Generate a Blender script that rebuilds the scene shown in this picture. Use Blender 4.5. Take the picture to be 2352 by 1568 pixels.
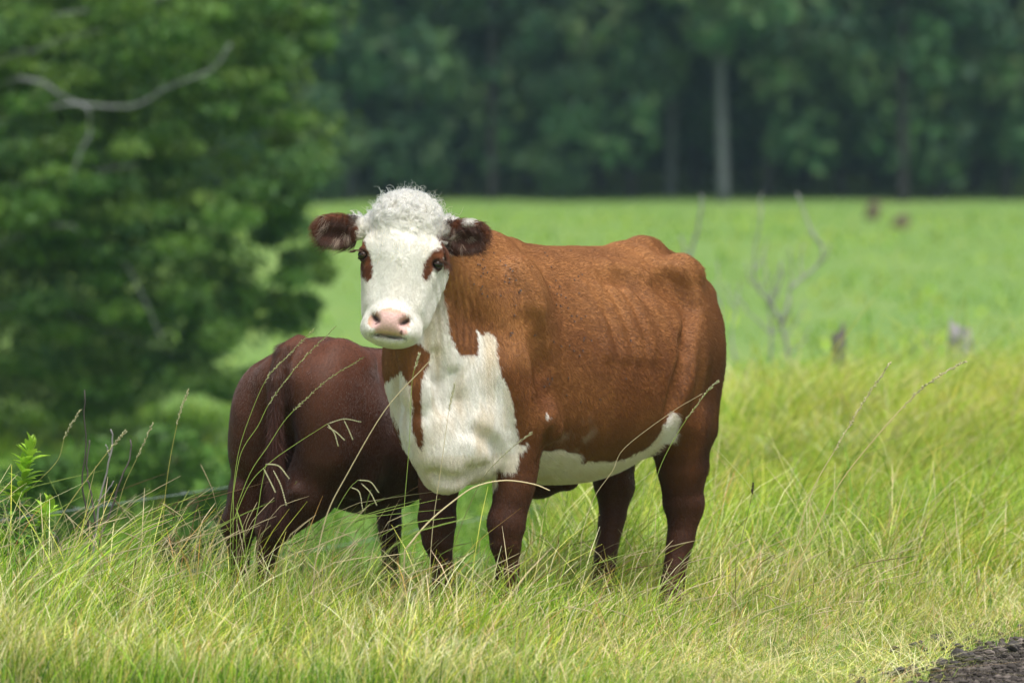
import bpy, math, random
import numpy as np

# ------------------------------------------------------------------ camera, sky, sun, exposure
SC = bpy.context.scene
COL = SC.collection
for o in list(bpy.data.objects):
    bpy.data.objects.remove(o)

CAM_Z, FOCAL, HOR, CX = 1.62, 13067.0, 440.0, 1176.0
cam_data = bpy.data.cameras.new('camera')
cam_data.lens, cam_data.sensor_width = 200.0, 36.0
cam_data.clip_start, cam_data.clip_end = 0.5, 3000.0
cam_data.shift_y = -344.0 / 2352.0
cam_data.dof.use_dof = True
cam_data.dof.focus_distance = 21.75
cam_data.dof.aperture_fstop = 2.8
cam_data.dof.aperture_blades = 0
cam = bpy.data.objects.new('camera', cam_data)
COL.objects.link(cam)
cam.location = (0, 0, CAM_Z)
cam.rotation_euler = (math.radians(90), 0, 0)
SC.camera = cam

SUN_EL, SUN_AZ = math.radians(66), math.radians(150)      # azimuth clockwise from +Y, so the soft sun is behind the camera, to the right
world = bpy.data.worlds.new('World')
SC.world = world
world.use_nodes = True
wn, wl = world.node_tree.nodes, world.node_tree.links
wn.clear()
sky = wn.new('ShaderNodeTexSky')
sky.sky_type = 'NISHITA'
sky.sun_disc = False
sky.sun_elevation, sky.sun_rotation = SUN_EL, SUN_AZ
sky.air_density, sky.dust_density, sky.ozone_density = 1.0, 3.0, 1.0
hs = wn.new('ShaderNodeHueSaturation')                     # an overcast sky: the same brightness, little blue
hs.inputs['Saturation'].default_value = 0.3
bg = wn.new('ShaderNodeBackground')
bg.inputs['Strength'].default_value = 0.08
wo = wn.new('ShaderNodeOutputWorld')
wl.new(sky.outputs[0], hs.inputs['Color'])
wl.new(hs.outputs[0], bg.inputs['Color'])
wl.new(bg.outputs[0], wo.inputs['Surface'])

sun_data = bpy.data.lights.new('sun', 'SUN')
sun_data.energy, sun_data.angle, sun_data.color = 1.5, math.radians(35), (1.0, 0.96, 0.9)
sun = bpy.data.objects.new('sun', sun_data)
COL.objects.link(sun)
sun.rotation_euler = (math.pi / 2 - SUN_EL, 0, math.pi - SUN_AZ)

SC.view_settings.view_transform = 'Standard'
SC.view_settings.look = 'None'
SC.view_settings.exposure = 1.25
SC.view_settings.gamma = 1.0
SC.view_settings.use_curve_mapping = False
SC.cycles.use_denoising = True
SC.cycles.max_bounces = 12
SC.cycles.transmission_bounces = 12
SC.cycles.glossy_bounces = 4
SC.cycles.diffuse_bounces = 4
SC.cycles.transparent_max_bounces = 6
SC.cycles.volume_bounces = 0
SC.cycles_curves.shape = 'RIBBONS'
SC.cycles_curves.subdivisions = 2

# ------------------------------------------------------------------ helpers
RNG = np.random.default_rng(7)
random.seed(7)


def W(px, py, d):
    """world point seen at image pixel (px, py) of the 2352 px wide image, d metres from the camera plane"""
    return np.array([(px - CX) * d / FOCAL, d, CAM_Z - (py - HOR) * d / FOCAL])


def P2(p):
    """image pixel coordinates of world points (n,3)"""
    p = np.asarray(p)
    return np.stack([CX + p[..., 0] * FOCAL / p[..., 1], HOR + (CAM_Z - p[..., 2]) * FOCAL / p[..., 1]], -1)


def nrm(v):
    v = np.asarray(v, float)
    return v / np.maximum(np.linalg.norm(v, axis=-1, keepdims=True), 1e-9)


def tag(o, label=None, cat=None, group=None, kind=None):
    if label: o['label'] = label
    if cat: o['category'] = cat
    if group: o['group'] = group
    if kind: o['kind'] = kind
    return o


def link(name, data, mat=None, parent=None, loc=None):
    o = bpy.data.objects.new(name, data)
    COL.objects.link(o)
    if mat is not None:
        data.materials.append(mat)
    if parent is not None:
        o.parent = parent
    if loc is not None:
        o.location = loc
    return o


def empty(name, loc=(0, 0, 0), rz=0.0):
    o = bpy.data.objects.new(name, None)
    o.empty_display_size = 0.1
    COL.objects.link(o)
    o.location = loc
    o.rotation_euler = (0, 0, rz)
    return o


def copy_tree(o, parent=None):
    c = o.copy()
    COL.objects.link(c)
    c.parent = parent
    for ch in list(o.children):
        copy_tree(ch, c)
    return c


def mesh_np(name, V, F, col=None, smooth=True):
    """mesh from arrays; F is (n,3) or (n,4) or a list of such arrays"""
    Fs = F if isinstance(F, list) else [F]
    Fs = [np.asarray(f, np.int32) for f in Fs if len(f)]
    me = bpy.data.meshes.new(name)
    V = np.asarray(V, np.float32)
    me.vertices.add(len(V))
    me.vertices.foreach_set('co', V.ravel())
    loops = np.concatenate([f.ravel() for f in Fs])
    tot = np.concatenate([np.full(len(f), f.shape[1], np.int32) for f in Fs])
    start = np.concatenate([[0], np.cumsum(tot)[:-1]]).astype(np.int32)
    me.loops.add(len(loops))
    me.loops.foreach_set('vertex_index', loops.astype(np.int32))
    me.polygons.add(len(tot))
    me.polygons.foreach_set('loop_start', start)
    me.polygons.foreach_set('use_smooth', np.full(len(tot), smooth, bool))
    if col is not None:
        a = me.attributes.new('col', 'FLOAT_COLOR', 'POINT')
        c = np.ones((len(V), 4), np.float32)
        c[:, :3] = col
        a.data.foreach_set('color', c.ravel())
    me.update(calc_edges=True)
    return me


def vnoise(p, scale, seed=0):
    """cheap smooth 3-D value noise in -1..1"""
    p = np.asarray(p, float) * scale + seed * 17.31 + 1000.0
    i = np.floor(p).astype(np.int64)
    f = p - i
    f = f * f * (3 - 2 * f)

    def hsh(x, y, z):
        n = (x * 374761393 + y * 668265263 + z * 2147483647 + seed * 974711) & 0x7fffffff
        n = ((n ^ (n >> 13)) * 1274126177) & 0x7fffffff
        return ((n ^ (n >> 16)) & 0xffff) / 32767.5 - 1.0
    out = 0
    for dx in (0, 1):
        for dy in (0, 1):
            for dz in (0, 1):
                w = (f[..., 0] if dx else 1 - f[..., 0]) * (f[..., 1] if dy else 1 - f[..., 1]) * (f[..., 2] if dz else 1 - f[..., 2])
                out = out + w * hsh(i[..., 0] + dx, i[..., 1] + dy, i[..., 2] + dz)
    return out


def fbm(p, scale, seed=0, octv=3):
    return sum(vnoise(p, scale * 2 ** k, seed + k) * 0.5 ** k for k in range(octv)) / 1.75


def in_poly(pts, poly):
    x, y = pts[:, 0], pts[:, 1]
    r = np.zeros(len(pts), bool)
    n = len(poly)
    for i in range(n):
        x0, y0 = poly[i]
        x1, y1 = poly[(i + 1) % n]
        c = (y0 > y) != (y1 > y)
        r ^= c & (x < (x1 - x0) * (y - y0) / ((y1 - y0) if y1 != y0 else 1e-9) + x0)
    return r


def tube(path, radii, sides=6):
    """vertices and quads of a tapered tube along a path"""
    path = np.asarray(path, float)
    n = len(path)
    t = nrm(np.gradient(path, axis=0))
    up = np.array([0.31, 0.2, 0.93])
    a = nrm(np.cross(t, up))
    b = np.cross(t, a)
    an = np.linspace(0, 2 * np.pi, sides, endpoint=False)
    R = np.broadcast_to(np.asarray(radii, float), (n,))
    V = path[:, None] + R[:, None, None] * (np.cos(an)[None, :, None] * a[:, None] + np.sin(an)[None, :, None] * b[:, None])
    F = []
    for i in range(n - 1):
        for j in range(sides):
            k = (j + 1) % sides
            F.append((i * sides + j, i * sides + k, (i + 1) * sides + k, (i + 1) * sides + j))
    V = np.concatenate([V.reshape(-1, 3), path[:1], path[-1:]])
    c0, c1 = n * sides, n * sides + 1
    T = [(c0, (j + 1) % sides, j) for j in range(sides)] + [(c1, (n - 1) * sides + j, (n - 1) * sides + (j + 1) % sides) for j in range(sides)]
    return V, np.array(F), np.array(T)


class MB:
    """collects pieces into one mesh"""
    def __init__(s):
        s.V, s.Q, s.T, s.C, s.n = [], [], [], [], 0

    def add(s, V, Q=None, T=None, col=(1, 1, 1)):
        V = np.asarray(V, float)
        s.V.append(V)
        if Q is not None and len(Q): s.Q.append(np.asarray(Q) + s.n)
        if T is not None and len(T): s.T.append(np.asarray(T) + s.n)
        s.C.append(np.broadcast_to(np.asarray(col, float), (len(V), 3)))
        s.n += len(V)
        return s

    def tube(s, path, radii, sides=6, col=(1, 1, 1)):
        V, Q, T = tube(path, radii, sides)
        return s.add(V, Q, T, col)

    def mesh(s, name, smooth=True):
        F = []
        if s.Q: F.append(np.concatenate(s.Q))
        if s.T: F.append(np.concatenate(s.T))
        return mesh_np(name, np.concatenate(s.V), F, np.concatenate(s.C), smooth)


def spline(pts, n):
    """smooth curve through points"""
    pts = np.asarray(pts, float)
    m = len(pts)
    if m < 3:
        return pts[0] + (pts[-1] - pts[0]) * np.linspace(0, 1, n)[:, None]
    P = np.vstack([2 * pts[0] - pts[1], pts, 2 * pts[-1] - pts[-2]])
    u = np.linspace(0, m - 1 - 1e-9, n)
    i = u.astype(int)
    t = (u - i)[:, None]
    a, b, c, d = P[i], P[i + 1], P[i + 2], P[i + 3]
    return 0.5 * ((2 * b) + (c - a) * t + (2 * a - 5 * b + 4 * c - d) * t * t + (3 * b - a - 3 * c + d) * t ** 3)


def attr_mat(name, rough=0.6, spec=0.3, trans=0.0, noise=0.0, nscale=60.0, bump=0.0, coat=0.0, attr='col', mul=1.0):
    """a material that takes its colour from the attribute, with fine variation"""
    m = bpy.data.materials.new(name)
    m.use_nodes = True
    N, L = m.node_tree.nodes, m.node_tree.links
    N.clear()
    out = N.new('ShaderNodeOutputMaterial')
    b = N.new('ShaderNodeBsdfPrincipled')
    a = N.new('ShaderNodeAttribute')
    a.attribute_name = attr
    src = a.outputs['Color']
    if noise or bump:
        tc = N.new('ShaderNodeTexCoord')
        nz = N.new('ShaderNodeTexNoise')
        nz.inputs['Scale'].default_value = nscale
        nz.inputs['Detail'].default_value = 4
        L.new(tc.outputs['Object'], nz.inputs['Vector'])
        if noise:
            mr = N.new('ShaderNodeMapRange')
            mr.inputs['From Min'].default_value, mr.inputs['From Max'].default_value = 0.3, 0.7
            mr.inputs['To Min'].default_value, mr.inputs['To Max'].default_value = 1 - noise, 1 + noise
            L.new(nz.outputs['Fac'], mr.inputs['Value'])
            vm = N.new('ShaderNodeVectorMath')
            vm.operation = 'SCALE'
            L.new(src, vm.inputs[0])
            L.new(mr.outputs[0], vm.inputs['Scale'])
            src = vm.outputs[0]
        if bump:
            bp = N.new('ShaderNodeBump')
            bp.inputs['Strength'].default_value = bump
            bp.inputs['Distance'].default_value = 0.01
            L.new(nz.outputs['Fac'], bp.inputs['Height'])
            L.new(bp.outputs[0], b.inputs['Normal'])
    L.new(src, b.inputs['Base Color'])
    b.inputs['Roughness'].default_value = rough
    b.inputs['Specular IOR Level'].default_value = spec
    b.inputs['Coat Weight'].default_value = coat
    sh = b.outputs[0]
    if trans:
        tr = N.new('ShaderNodeBsdfTranslucent')
        L.new(src, tr.inputs['Color'])
        mx = N.new('ShaderNodeMixShader')
        mx.inputs[0].default_value = trans
        L.new(sh, mx.inputs[1])
        L.new(tr.outputs[0], mx.inputs[2])
        sh = mx.outputs[0]
    L.new(sh, out.inputs['Surface'])
    return m


def flat_mat(name, rgb, rough=0.6, spec=0.3, noise=0.15, nscale=40.0, bump=0.3, coat=0.0):
    m = attr_mat(name, rough, spec, 0, noise, nscale, bump, coat)
    N, L = m.node_tree.nodes, m.node_tree.links
    a = [n for n in N if n.type == 'ATTRIBUTE'][0]
    r = N.new('ShaderNodeRGB')
    r.outputs[0].default_value = (*rgb, 1)
    for l in list(a.outputs['Color'].links):
        L.new(r.outputs[0], l.to_socket)
    N.remove(a)
    return m
# ------------------------------------------------------------------ ground
def sstep(a, b, x):
    t = np.clip((np.asarray(x, float) - a) / (b - a), 0, 1)
    return t * t * (3 - 2 * t)


def gz(x, y):
    """height of the land"""
    x, y = np.asarray(x, float), np.asarray(y, float)
    near = -0.085 - 0.065 * sstep(-0.3, 1.0, x) + 0.03 * sstep(-1.1, -2.2, x) * sstep(24, 22, y)
    far = -0.14 + 1.42 * sstep(48, 175, y) * 1.28
    far = np.where(y > 150, 1.28 + 0.06 * (y - 150), np.interp(y, [20, 55, 80, 110, 150], [-0.12, -0.12, 0.22, 0.70, 1.28]))
    gully = -1.05 * sstep(0.4, -0.5, x - 0.02 * (y - 25)) * sstep(22.9, 25.8, y) * sstep(92, 66, y)
    P = np.stack([x, y, 0 * x], -1)
    bump = 0.03 * fbm(P, 1.3, 3) * sstep(60, 40, y) + 0.10 * fbm(P, 0.12, 4) * sstep(40, 70, y)
    bump = bump + 0.14 * sstep(0.7, 1.8, x) * np.exp(-((y - 35.0) / 3.2) ** 2)   # low bank along the fence
    w = sstep(26, 40, y)
    return near * (1 - w) + far * w + gully + bump


ROAD = [(1.15, 19.0), (1.43, 20.5), (2.10, 22.8), (3.3, 26.0), (4.7, 29.5)]


def road_dist(x, y):
    """metres to the right of the road edge (negative: on the verge)"""
    xe = np.interp(y, [p[1] for p in ROAD], [p[0] for p in ROAD])
    P = np.stack([x, y, 0 * x], -1)
    return (x - xe) * 0.94 + 0.10 * fbm(P, 2.2, 13) + 0.05 * fbm(P, 7.0, 14)


def sheet(xs, ys, name, mat, dz=0.0, kind='structure'):
    X, Y = np.meshgrid(xs, ys)
    Z = gz(X, Y) + dz
    V = np.stack([X, Y, Z], -1).reshape(-1, 3)
    nx, ny = len(xs), len(ys)
    i = np.arange(nx - 1)[None] + nx * np.arange(ny - 1)[:, None]
    Q = np.stack([i, i + 1, i + 1 + nx, i + nx], -1).reshape(-1, 4)
    return tag(link(name, mesh_np(name, V, Q), mat), kind=kind)


def ground_mat():
    m = bpy.data.materials.new('field_ground')
    m.use_nodes = True
    N, L = m.node_tree.nodes, m.node_tree.links
    b = N['Principled BSDF']
    g = N.new('ShaderNodeNewGeometry')
    mp = N.new('ShaderNodeMapping')
    mp.inputs['Scale'].default_value = (1, 0.35, 1)
    L.new(g.outputs['Position'], mp.inputs['Vector'])
    cr, n1 = N.new('ShaderNodeValToRGB'), N.new('ShaderNodeTexNoise')
    n1.inputs['Scale'].default_value = 0.55
    n1.inputs['Detail'].default_value = 6
    n1.inputs['Roughness'].default_value = 0.65
    L.new(mp.outputs[0], n1.inputs['Vector'])
    L.new(n1.outputs['Fac'], cr.inputs[0])
    e = cr.color_ramp.elements
    e[0].position, e[0].color = 0.30, (0.120, 0.220, 0.048, 1)
    e[1].position, e[1].color = 0.72, (0.195, 0.275, 0.080, 1)
    x = cr.color_ramp.elements.new(0.5)
    x.color = (0.152, 0.250, 0.062, 1)
    L.new(cr.outputs[0], b.inputs['Base Color'])
    b.inputs['Roughness'].default_value = 0.8
    b.inputs['Specular IOR Level'].default_value = 0.1
    return m


xs = np.concatenate([np.linspace(-160, -12, 40), np.linspace(-11, 11, 110), np.linspace(12, 160, 40)])
ys = np.concatenate([np.linspace(-20, 17, 12), np.linspace(17.3, 45, 130), np.linspace(45.6, 160, 120), np.linspace(163, 520, 30)])
sheet(xs, ys, 'ground', ground_mat())

# gravel road at the right
rm = attr_mat('road_gravel', rough=0.9, spec=0.15, noise=0.35, nscale=90, bump=0.8)
RX, RY = np.meshgrid(np.linspace(0, 1, 60), np.linspace(17.5, 30, 160))
rx = np.interp(RY, [p[1] for p in ROAD], [p[0] for p in ROAD]) + RX * 4.5
RP = np.stack([rx, RY, 0 * rx], -1)
edge = 0.12 * fbm(RP, 3.0, 13) + 0.08
rz = gz(rx, RY) + 0.012 * sstep(0, 0.05, RX) + 0.010 * fbm(RP, 9, 15) - 0.02 + 0.03 * sstep(0.0, 0.03, RX - edge * 0.2)
i = np.arange(59)[None] + 60 * np.arange(159)[:, None]
RC = np.array([0.056, 0.047, 0.041]) * (1 + 0.5 * fbm(RP, 9, 16))[..., None]
tag(link('gravel_road', mesh_np('gravel_road', np.stack([rx, RY, rz], -1).reshape(-1, 3), np.stack([i, i + 1, i + 61, i + 60], -1).reshape(-1, 4), RC.reshape(-1, 3)), rm), kind='structure')


def on_ray(px, py, lift=0.0, d0=19.0, d1=30.0):
    """point on the land seen at (px, py)"""
    d = np.linspace(d0, d1, 400)
    x = (px - CX) * d / FOCAL
    z = CAM_Z - (py - HOR) * d / FOCAL
    k = np.argmax(z < gz(x, d) + lift)
    return np.array([x[k], d[k], gz(x[k], d[k])])


def stone(seed, rad, flat=0.65, n=9, m=6):
    rg = np.random.default_rng(seed)
    u, v = np.meshgrid(np.linspace(0, 2 * np.pi, n, endpoint=False), np.linspace(0, np.pi, m))
    S = np.stack([np.cos(u) * np.sin(v), np.sin(u) * np.sin(v), np.cos(v)], -1).reshape(-1, 3)
    off = rg.normal(size=3) * 10
    R = 1 + 0.42 * vnoise(S + off, 1.5, 2) + 0.16 * vnoise(S + off, 3.7, 3)
    pl = nrm(rg.normal(size=(5, 3)))
    V = S * R[:, None]
    for p in pl:                                            # broken faces
        h = V @ p - 0.72
        V = V - np.clip(h, 0, None)[:, None] * p
    V = V * rad * np.array([1, rg.uniform(0.7, 1), flat])
    Q = [(r * n + k, r * n + (k + 1) % n, (r + 1) * n + (k + 1) % n, (r + 1) * n + k) for r in range(m - 1) for k in range(n)]
    return V, np.array(Q)


stone_mat = attr_mat('road_stone', rough=0.85, spec=0.2, noise=0.35, nscale=60, bump=0.6)
gb = MB()
rg = np.random.default_rng(31)
protos = [stone(200 + k, 1.0, 0.7, 6, 4) for k in range(8)]
NG = 27000
gx_, gy_ = rg.uniform(1.2, 2.5, NG), rg.uniform(19.8, 24.5, NG)
rd = road_dist(gx_, gy_)
keepg = (rg.random(NG) < np.where(rd > 0.05, 0.75, np.clip(0.25 + rd * 0.7, 0, 1) * 0.35)) & (gx_ < 0.098 * gy_)
for x, y in zip(gx_[keepg], gy_[keepg]):
    V, Q = protos[rg.integers(8)]
    r = 0.0028 + 0.022 * rg.random() ** 7 + 0.005 * rg.random()
    an = rg.uniform(0, 6.28)
    c, s_ = math.cos(an), math.sin(an)
    V = V * r
    V = np.stack([V[:, 0] * c - V[:, 1] * s_, V[:, 0] * s_ + V[:, 1] * c, V[:, 2]], -1)
    t = rg.random()
    gb.add(V + np.array([x, y, float(gz(x, y)) + 0.022 + r * 0.25]), Q, None, np.array([0.088, 0.074, 0.064]) * (0.45 + 1.1 * t * t) * (1 if rg.random() < 0.9 else 1.7))
tag(link('gravel', gb.mesh('gravel', False), stone_mat), 'loose dark gravel scattered over the road edge', 'gravel', kind='stuff')

ROCKS = [(2204, 1533, 0.036, 0.075, 'largest dark brown rock lying on the gravel at the road edge'),
         (2229, 1533, 0.022, 0.085, 'brown rock leaning against the right side of the largest rock'),
         (2248, 1541, 0.021, 0.05, 'small dark rock just right of the two brown rocks'),
         (2201, 1508, 0.017, 0.06, 'dark grey stone standing behind the largest rock'),
         (2153, 1486, 0.032, 0.05, 'dark earthy clod among short grass behind the gravel'),
         (2098, 1498, 0.019, 0.06, 'small grey stone half sunk in grass left of the dark clod'),
         (2249, 1512, 0.016, 0.05, 'black pebble at the grass edge behind the gravel'),
         (2164, 1551, 0.026, 0.05, 'flat dark stone at the left end of the gravel'),
         (2192, 1550, 0.019, 0.055, 'grey stone in front of the largest rock'),
         (2326, 1512, 0.032, 0.07, 'grey rock at the right edge of the picture on the road'),
         (2064, 1567, 0.022, 0.06, 'dark stone by grass tuft at the bottom edge'),
         (2222, 1484, 0.011, 0.045, 'small black pebble in short grass behind the road')]
for k, (px, py, r, al, lab) in enumerate(ROCKS):
    V, Q = stone(300 + k, r, 0.72, 12, 8)
    p = on_ray(px, py)
    C = np.full((len(V), 3), al) * np.array([1.08, 0.98, 0.92]) * (1 + 0.3 * fbm(V, 60, k))[:, None]
    o = link('rock', mesh_np('rock', V, Q, C, False), stone_mat, None, tuple(p + np.array([0, 0, r * 0.42 + (0.034 if road_dist(p[0:1], p[1:2])[0] > -0.1 else 0.02)])))
    o.rotation_euler = (0, 0, k * 1.3)
    tag(o, lab, 'rock', 'rocks along the gravel edge')
V, Q = stone(411, 0.034, 0.35, 12, 8)
V = V * np.array([1.5, 0.8, 1])
o = link('bark_piece', mesh_np('bark_piece', V, Q, np.tile([0.09, 0.045, 0.03], (len(V), 1)), False), stone_mat, None, tuple(on_ray(1598, 1562) + np.array([0, 0, 0.03])))
tag(o, 'flat piece of dark brown bark lying in short grass at the bottom edge', 'bark')
# ------------------------------------------------------------------ animals: smooth-blended solids turned into one mesh
class Field:
    def __init__(s, lo, hi, h):
        s.lo, s.h = np.array(lo, float), h
        s.n = np.ceil((np.array(hi) - s.lo) / h).astype(int) + 1
        s.G = np.full(s.n, 0.25, np.float32)

    def box(s, lo, hi):
        a = np.clip(np.floor((np.array(lo) - s.lo) / s.h).astype(int), 0, s.n - 1)
        b = np.clip(np.ceil((np.array(hi) - s.lo) / s.h).astype(int) + 1, 1, s.n)
        sl = tuple(slice(i, j) for i, j in zip(a, b))
        ax = [(s.lo[k] + s.h * np.arange(a[k], b[k])).astype(np.float32) for k in range(3)]
        return sl, ax[0][:, None, None], ax[1][None, :, None], ax[2][None, None, :]

    def put(s, sl, f, k, sub=False):
        g = s.G[sl]
        if sub:
            a, b = -g, f
        else:
            a, b = g, f
        h = np.clip(0.5 + 0.5 * (b - a) / k, 0, 1)
        r = b + (a - b) * h - k * h * (1 - h)
        s.G[sl] = -r if sub else r

    def rc(s, p0, r0, p1, r1, k=0.04, sub=False):
        """round cone"""
        p0, p1 = np.asarray(p0, float), np.asarray(p1, float)
        m = max(r0, r1) + k + 2 * s.h + 0.02
        sl, X, Y, Z = s.box(np.minimum(p0, p1) - m, np.maximum(p0, p1) + m)
        d = p1 - p0
        L2 = max(d @ d, 1e-9)
        t = np.clip(((X - p0[0]) * d[0] + (Y - p0[1]) * d[1] + (Z - p0[2]) * d[2]) / L2, 0, 1)
        f = np.sqrt((X - p0[0] - t * d[0]) ** 2 + (Y - p0[1] - t * d[1]) ** 2 + (Z - p0[2] - t * d[2]) ** 2) - (r0 + (r1 - r0) * t)
        s.put(sl, f.astype(np.float32), k, sub)

    def chain(s, pts, k=0.04):
        """a limb: joined round cones without swelling at the joints"""
        P = np.array([p for p, _ in pts], float)
        R = np.array([r for _, r in pts], float)
        m = R.max() + k + 2 * s.h + 0.02
        sl, X, Y, Z = s.box(P.min(0) - m, P.max(0) + m)
        F = None
        for p0, p1, r0, r1 in zip(P[:-1], P[1:], R[:-1], R[1:]):
            d = p1 - p0
            t = np.clip(((X - p0[0]) * d[0] + (Y - p0[1]) * d[1] + (Z - p0[2]) * d[2]) / max(d @ d, 1e-9), 0, 1)
            t2 = t * t * (3 - 2 * t)
            f = np.sqrt((X - p0[0] - t * d[0]) ** 2 + (Y - p0[1] - t * d[1]) ** 2 + (Z - p0[2] - t * d[2]) ** 2) - (r0 + (r1 - r0) * t2)
            F = f if F is None else np.minimum(F, f)
        s.put(sl, F.astype(np.float32), k)

    def ell(s, c, rad, ax=None, k=0.04, sub=False):
        """ellipsoid, ax = rows of unit axes"""
        c, rad = np.asarray(c, float), np.asarray(rad, float)
        ax = np.eye(3) if ax is None else np.asarray(ax, float)
        m = np.sqrt((ax ** 2 * rad[:, None] ** 2).sum(0)) + k + 2 * s.h + 0.02
        sl, X, Y, Z = s.box(c - m, c + m)
        q = [(X - c[0]) * ax[i, 0] + (Y - c[1]) * ax[i, 1] + (Z - c[2]) * ax[i, 2] for i in range(3)]
        k0 = np.sqrt(sum((q[i] / rad[i]) ** 2 for i in range(3)))
        k1 = np.sqrt(sum((q[i] / rad[i] ** 2) ** 2 for i in range(3)))
        f = k0 * (k0 - 1) / np.maximum(k1, 1e-6)
        s.put(sl, f.astype(np.float32), k, sub)

    def loft(s, O, ua, ub, prof, k=0.06, pear=0.0):
        """a trunk: rows of (a, halfwidth, top, bottom) along the axis ua from O; ub is the sideways axis"""
        prof = np.array(prof, float)
        av = np.linspace(prof[0, 0], prof[-1, 0], 240)
        cols = []
        for j in (1, 2, 3):
            y = spline(np.stack([prof[:, 0], prof[:, j]], 1), 600)
            cols.append(np.interp(av, y[:, 0], y[:, 1]))
        w, top, bot = cols
        pts = np.array([O + ua * a + ub * b for a in (av[0], av[-1]) for b in (-w.max(), w.max())])
        sl, X, Y, Z = s.box([*pts.min(0)[:2] - .12, bot.min() - .12], [*pts.max(0)[:2] + .12, top.max() + .12])
        a = (X - O[0]) * ua[0] + (Y - O[1]) * ua[1] + 0 * Z
        b = (X - O[0]) * ub[0] + (Y - O[1]) * ub[1] + 0 * Z
        ac = np.clip(a, av[0], av[-1])
        wv, tv, bv = np.interp(ac, av, w), np.interp(ac, av, top), np.interp(ac, av, bot)
        cz, hh = (tv + bv) / 2, (tv - bv) / 2
        v = (Z - cz) / hh
        wv = wv * (1 - pear * np.clip(v, -1, 1) - 0.5 * pear * np.clip(v, 0, 1) ** 2)
        rho = np.sqrt((b / wv) ** 2 + v ** 2) + 1e-6
        dist = np.sqrt(b ** 2 + (Z - cz) ** 2)
        f = (rho - 1) * np.maximum(dist / rho, 0.03)
        over = np.maximum(av[0] - a, a - av[-1])
        f = np.where(over > 0, np.sqrt(np.maximum(f, 0) ** 2 + over ** 2), f)
        s.put(sl, f.astype(np.float32), k)

    def sample(s, P):
        q = (np.asarray(P) - s.lo) / s.h
        i = np.clip(np.floor(q).astype(int), 0, s.n - 2)
        f = q - i
        out = 0
        for dx in (0, 1):
            for dy in (0, 1):
                for dz in (0, 1):
                    w = (f[:, 0] if dx else 1 - f[:, 0]) * (f[:, 1] if dy else 1 - f[:, 1]) * (f[:, 2] if dz else 1 - f[:, 2])
                    out = out + w * s.G[i[:, 0] + dx, i[:, 1] + dy, i[:, 2] + dz]
        return out

    def normal(s, P):
        e = s.h
        return nrm(np.stack([s.sample(P + e * v) - s.sample(P - e * v) for v in np.eye(3)], -1))

    def surface(s):
        G, h = s.G, s.h
        nx, ny, nz = G.shape
        ins = G < 0
        cnt = np.zeros((nx - 1, ny - 1, nz - 1), np.int8)
        for dx in (0, 1):
            for dy in (0, 1):
                for dz in (0, 1):
                    cnt += ins[dx:nx - 1 + dx, dy:ny - 1 + dy, dz:nz - 1 + dz]
        act = (cnt > 0) & (cnt < 8)
        I = np.argwhere(act)
        idx = np.full(act.shape, -1, np.int32)
        idx[act] = np.arange(len(I))
        acc = np.zeros((len(I), 3))
        num = np.zeros(len(I))
        for ax in range(3):
            o = [k for k in range(3) if k != ax]
            for u in (0, 1):
                for v in (0, 1):
                    A = I.copy()
                    A[:, o[0]] += u
                    A[:, o[1]] += v
                    B = A.copy()
                    B[:, ax] += 1
                    ga, gb = G[tuple(A.T)], G[tuple(B.T)]
                    c = (ga < 0) != (gb < 0)
                    t = np.where(c, ga / np.where(c, ga - gb, 1), 0)
                    p = A.astype(float)
                    p[:, ax] += t
                    acc[c] += p[c]
                    num[c] += 1
        V = s.lo + h * acc / num[:, None]
        Q = []
        for ax in range(3):
            o = [(ax + 1) % 3, (ax + 2) % 3]
            A = [slice(None)] * 3
            B = [slice(None)] * 3
            A[ax], B[ax] = slice(0, -1), slice(1, None)
            ga, gb = ins[tuple(A)], ins[tuple(B)]
            E = np.argwhere(ga != gb)
            E = E[(E[:, o[0]] > 0) & (E[:, o[1]] > 0) & (E[:, o[0]] < G.shape[o[0]] - 1) & (E[:, o[1]] < G.shape[o[1]] - 1)]
            fl = ga[tuple(E.T)]
            q = []
            for du, dv in ((-1, -1), (0, -1), (0, 0), (-1, 0)):
                c = E.copy()
                c[:, o[0]] += du
                c[:, o[1]] += dv
                q.append(idx[tuple(c.T)])
            q = np.stack(q, 1)
            q[~fl] = q[~fl][:, ::-1]
            Q.append(q)
        return V, np.concatenate(Q)


def scatter_on(V, Q, n, rng, weight=None):
    """n random points on the quads with area weights"""
    T = np.concatenate([Q[:, [0, 1, 2]], Q[:, [0, 2, 3]]])
    a, b, c = V[T[:, 0]], V[T[:, 1]], V[T[:, 2]]
    ar = np.linalg.norm(np.cross(b - a, c - a), axis=1)
    if weight is not None:
        ar = ar * weight((a + b + c) / 3)
    cs = np.cumsum(ar)
    t = np.searchsorted(cs, rng.random(n) * cs[-1])
    t = np.clip(t, 0, len(T) - 1)
    u, v = rng.random(n), rng.random(n)
    fl = u + v > 1
    u[fl], v[fl] = 1 - u[fl], 1 - v[fl]
    return a[t] + (b[t] - a[t]) * u[:, None] + (c[t] - a[t]) * v[:, None]


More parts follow.
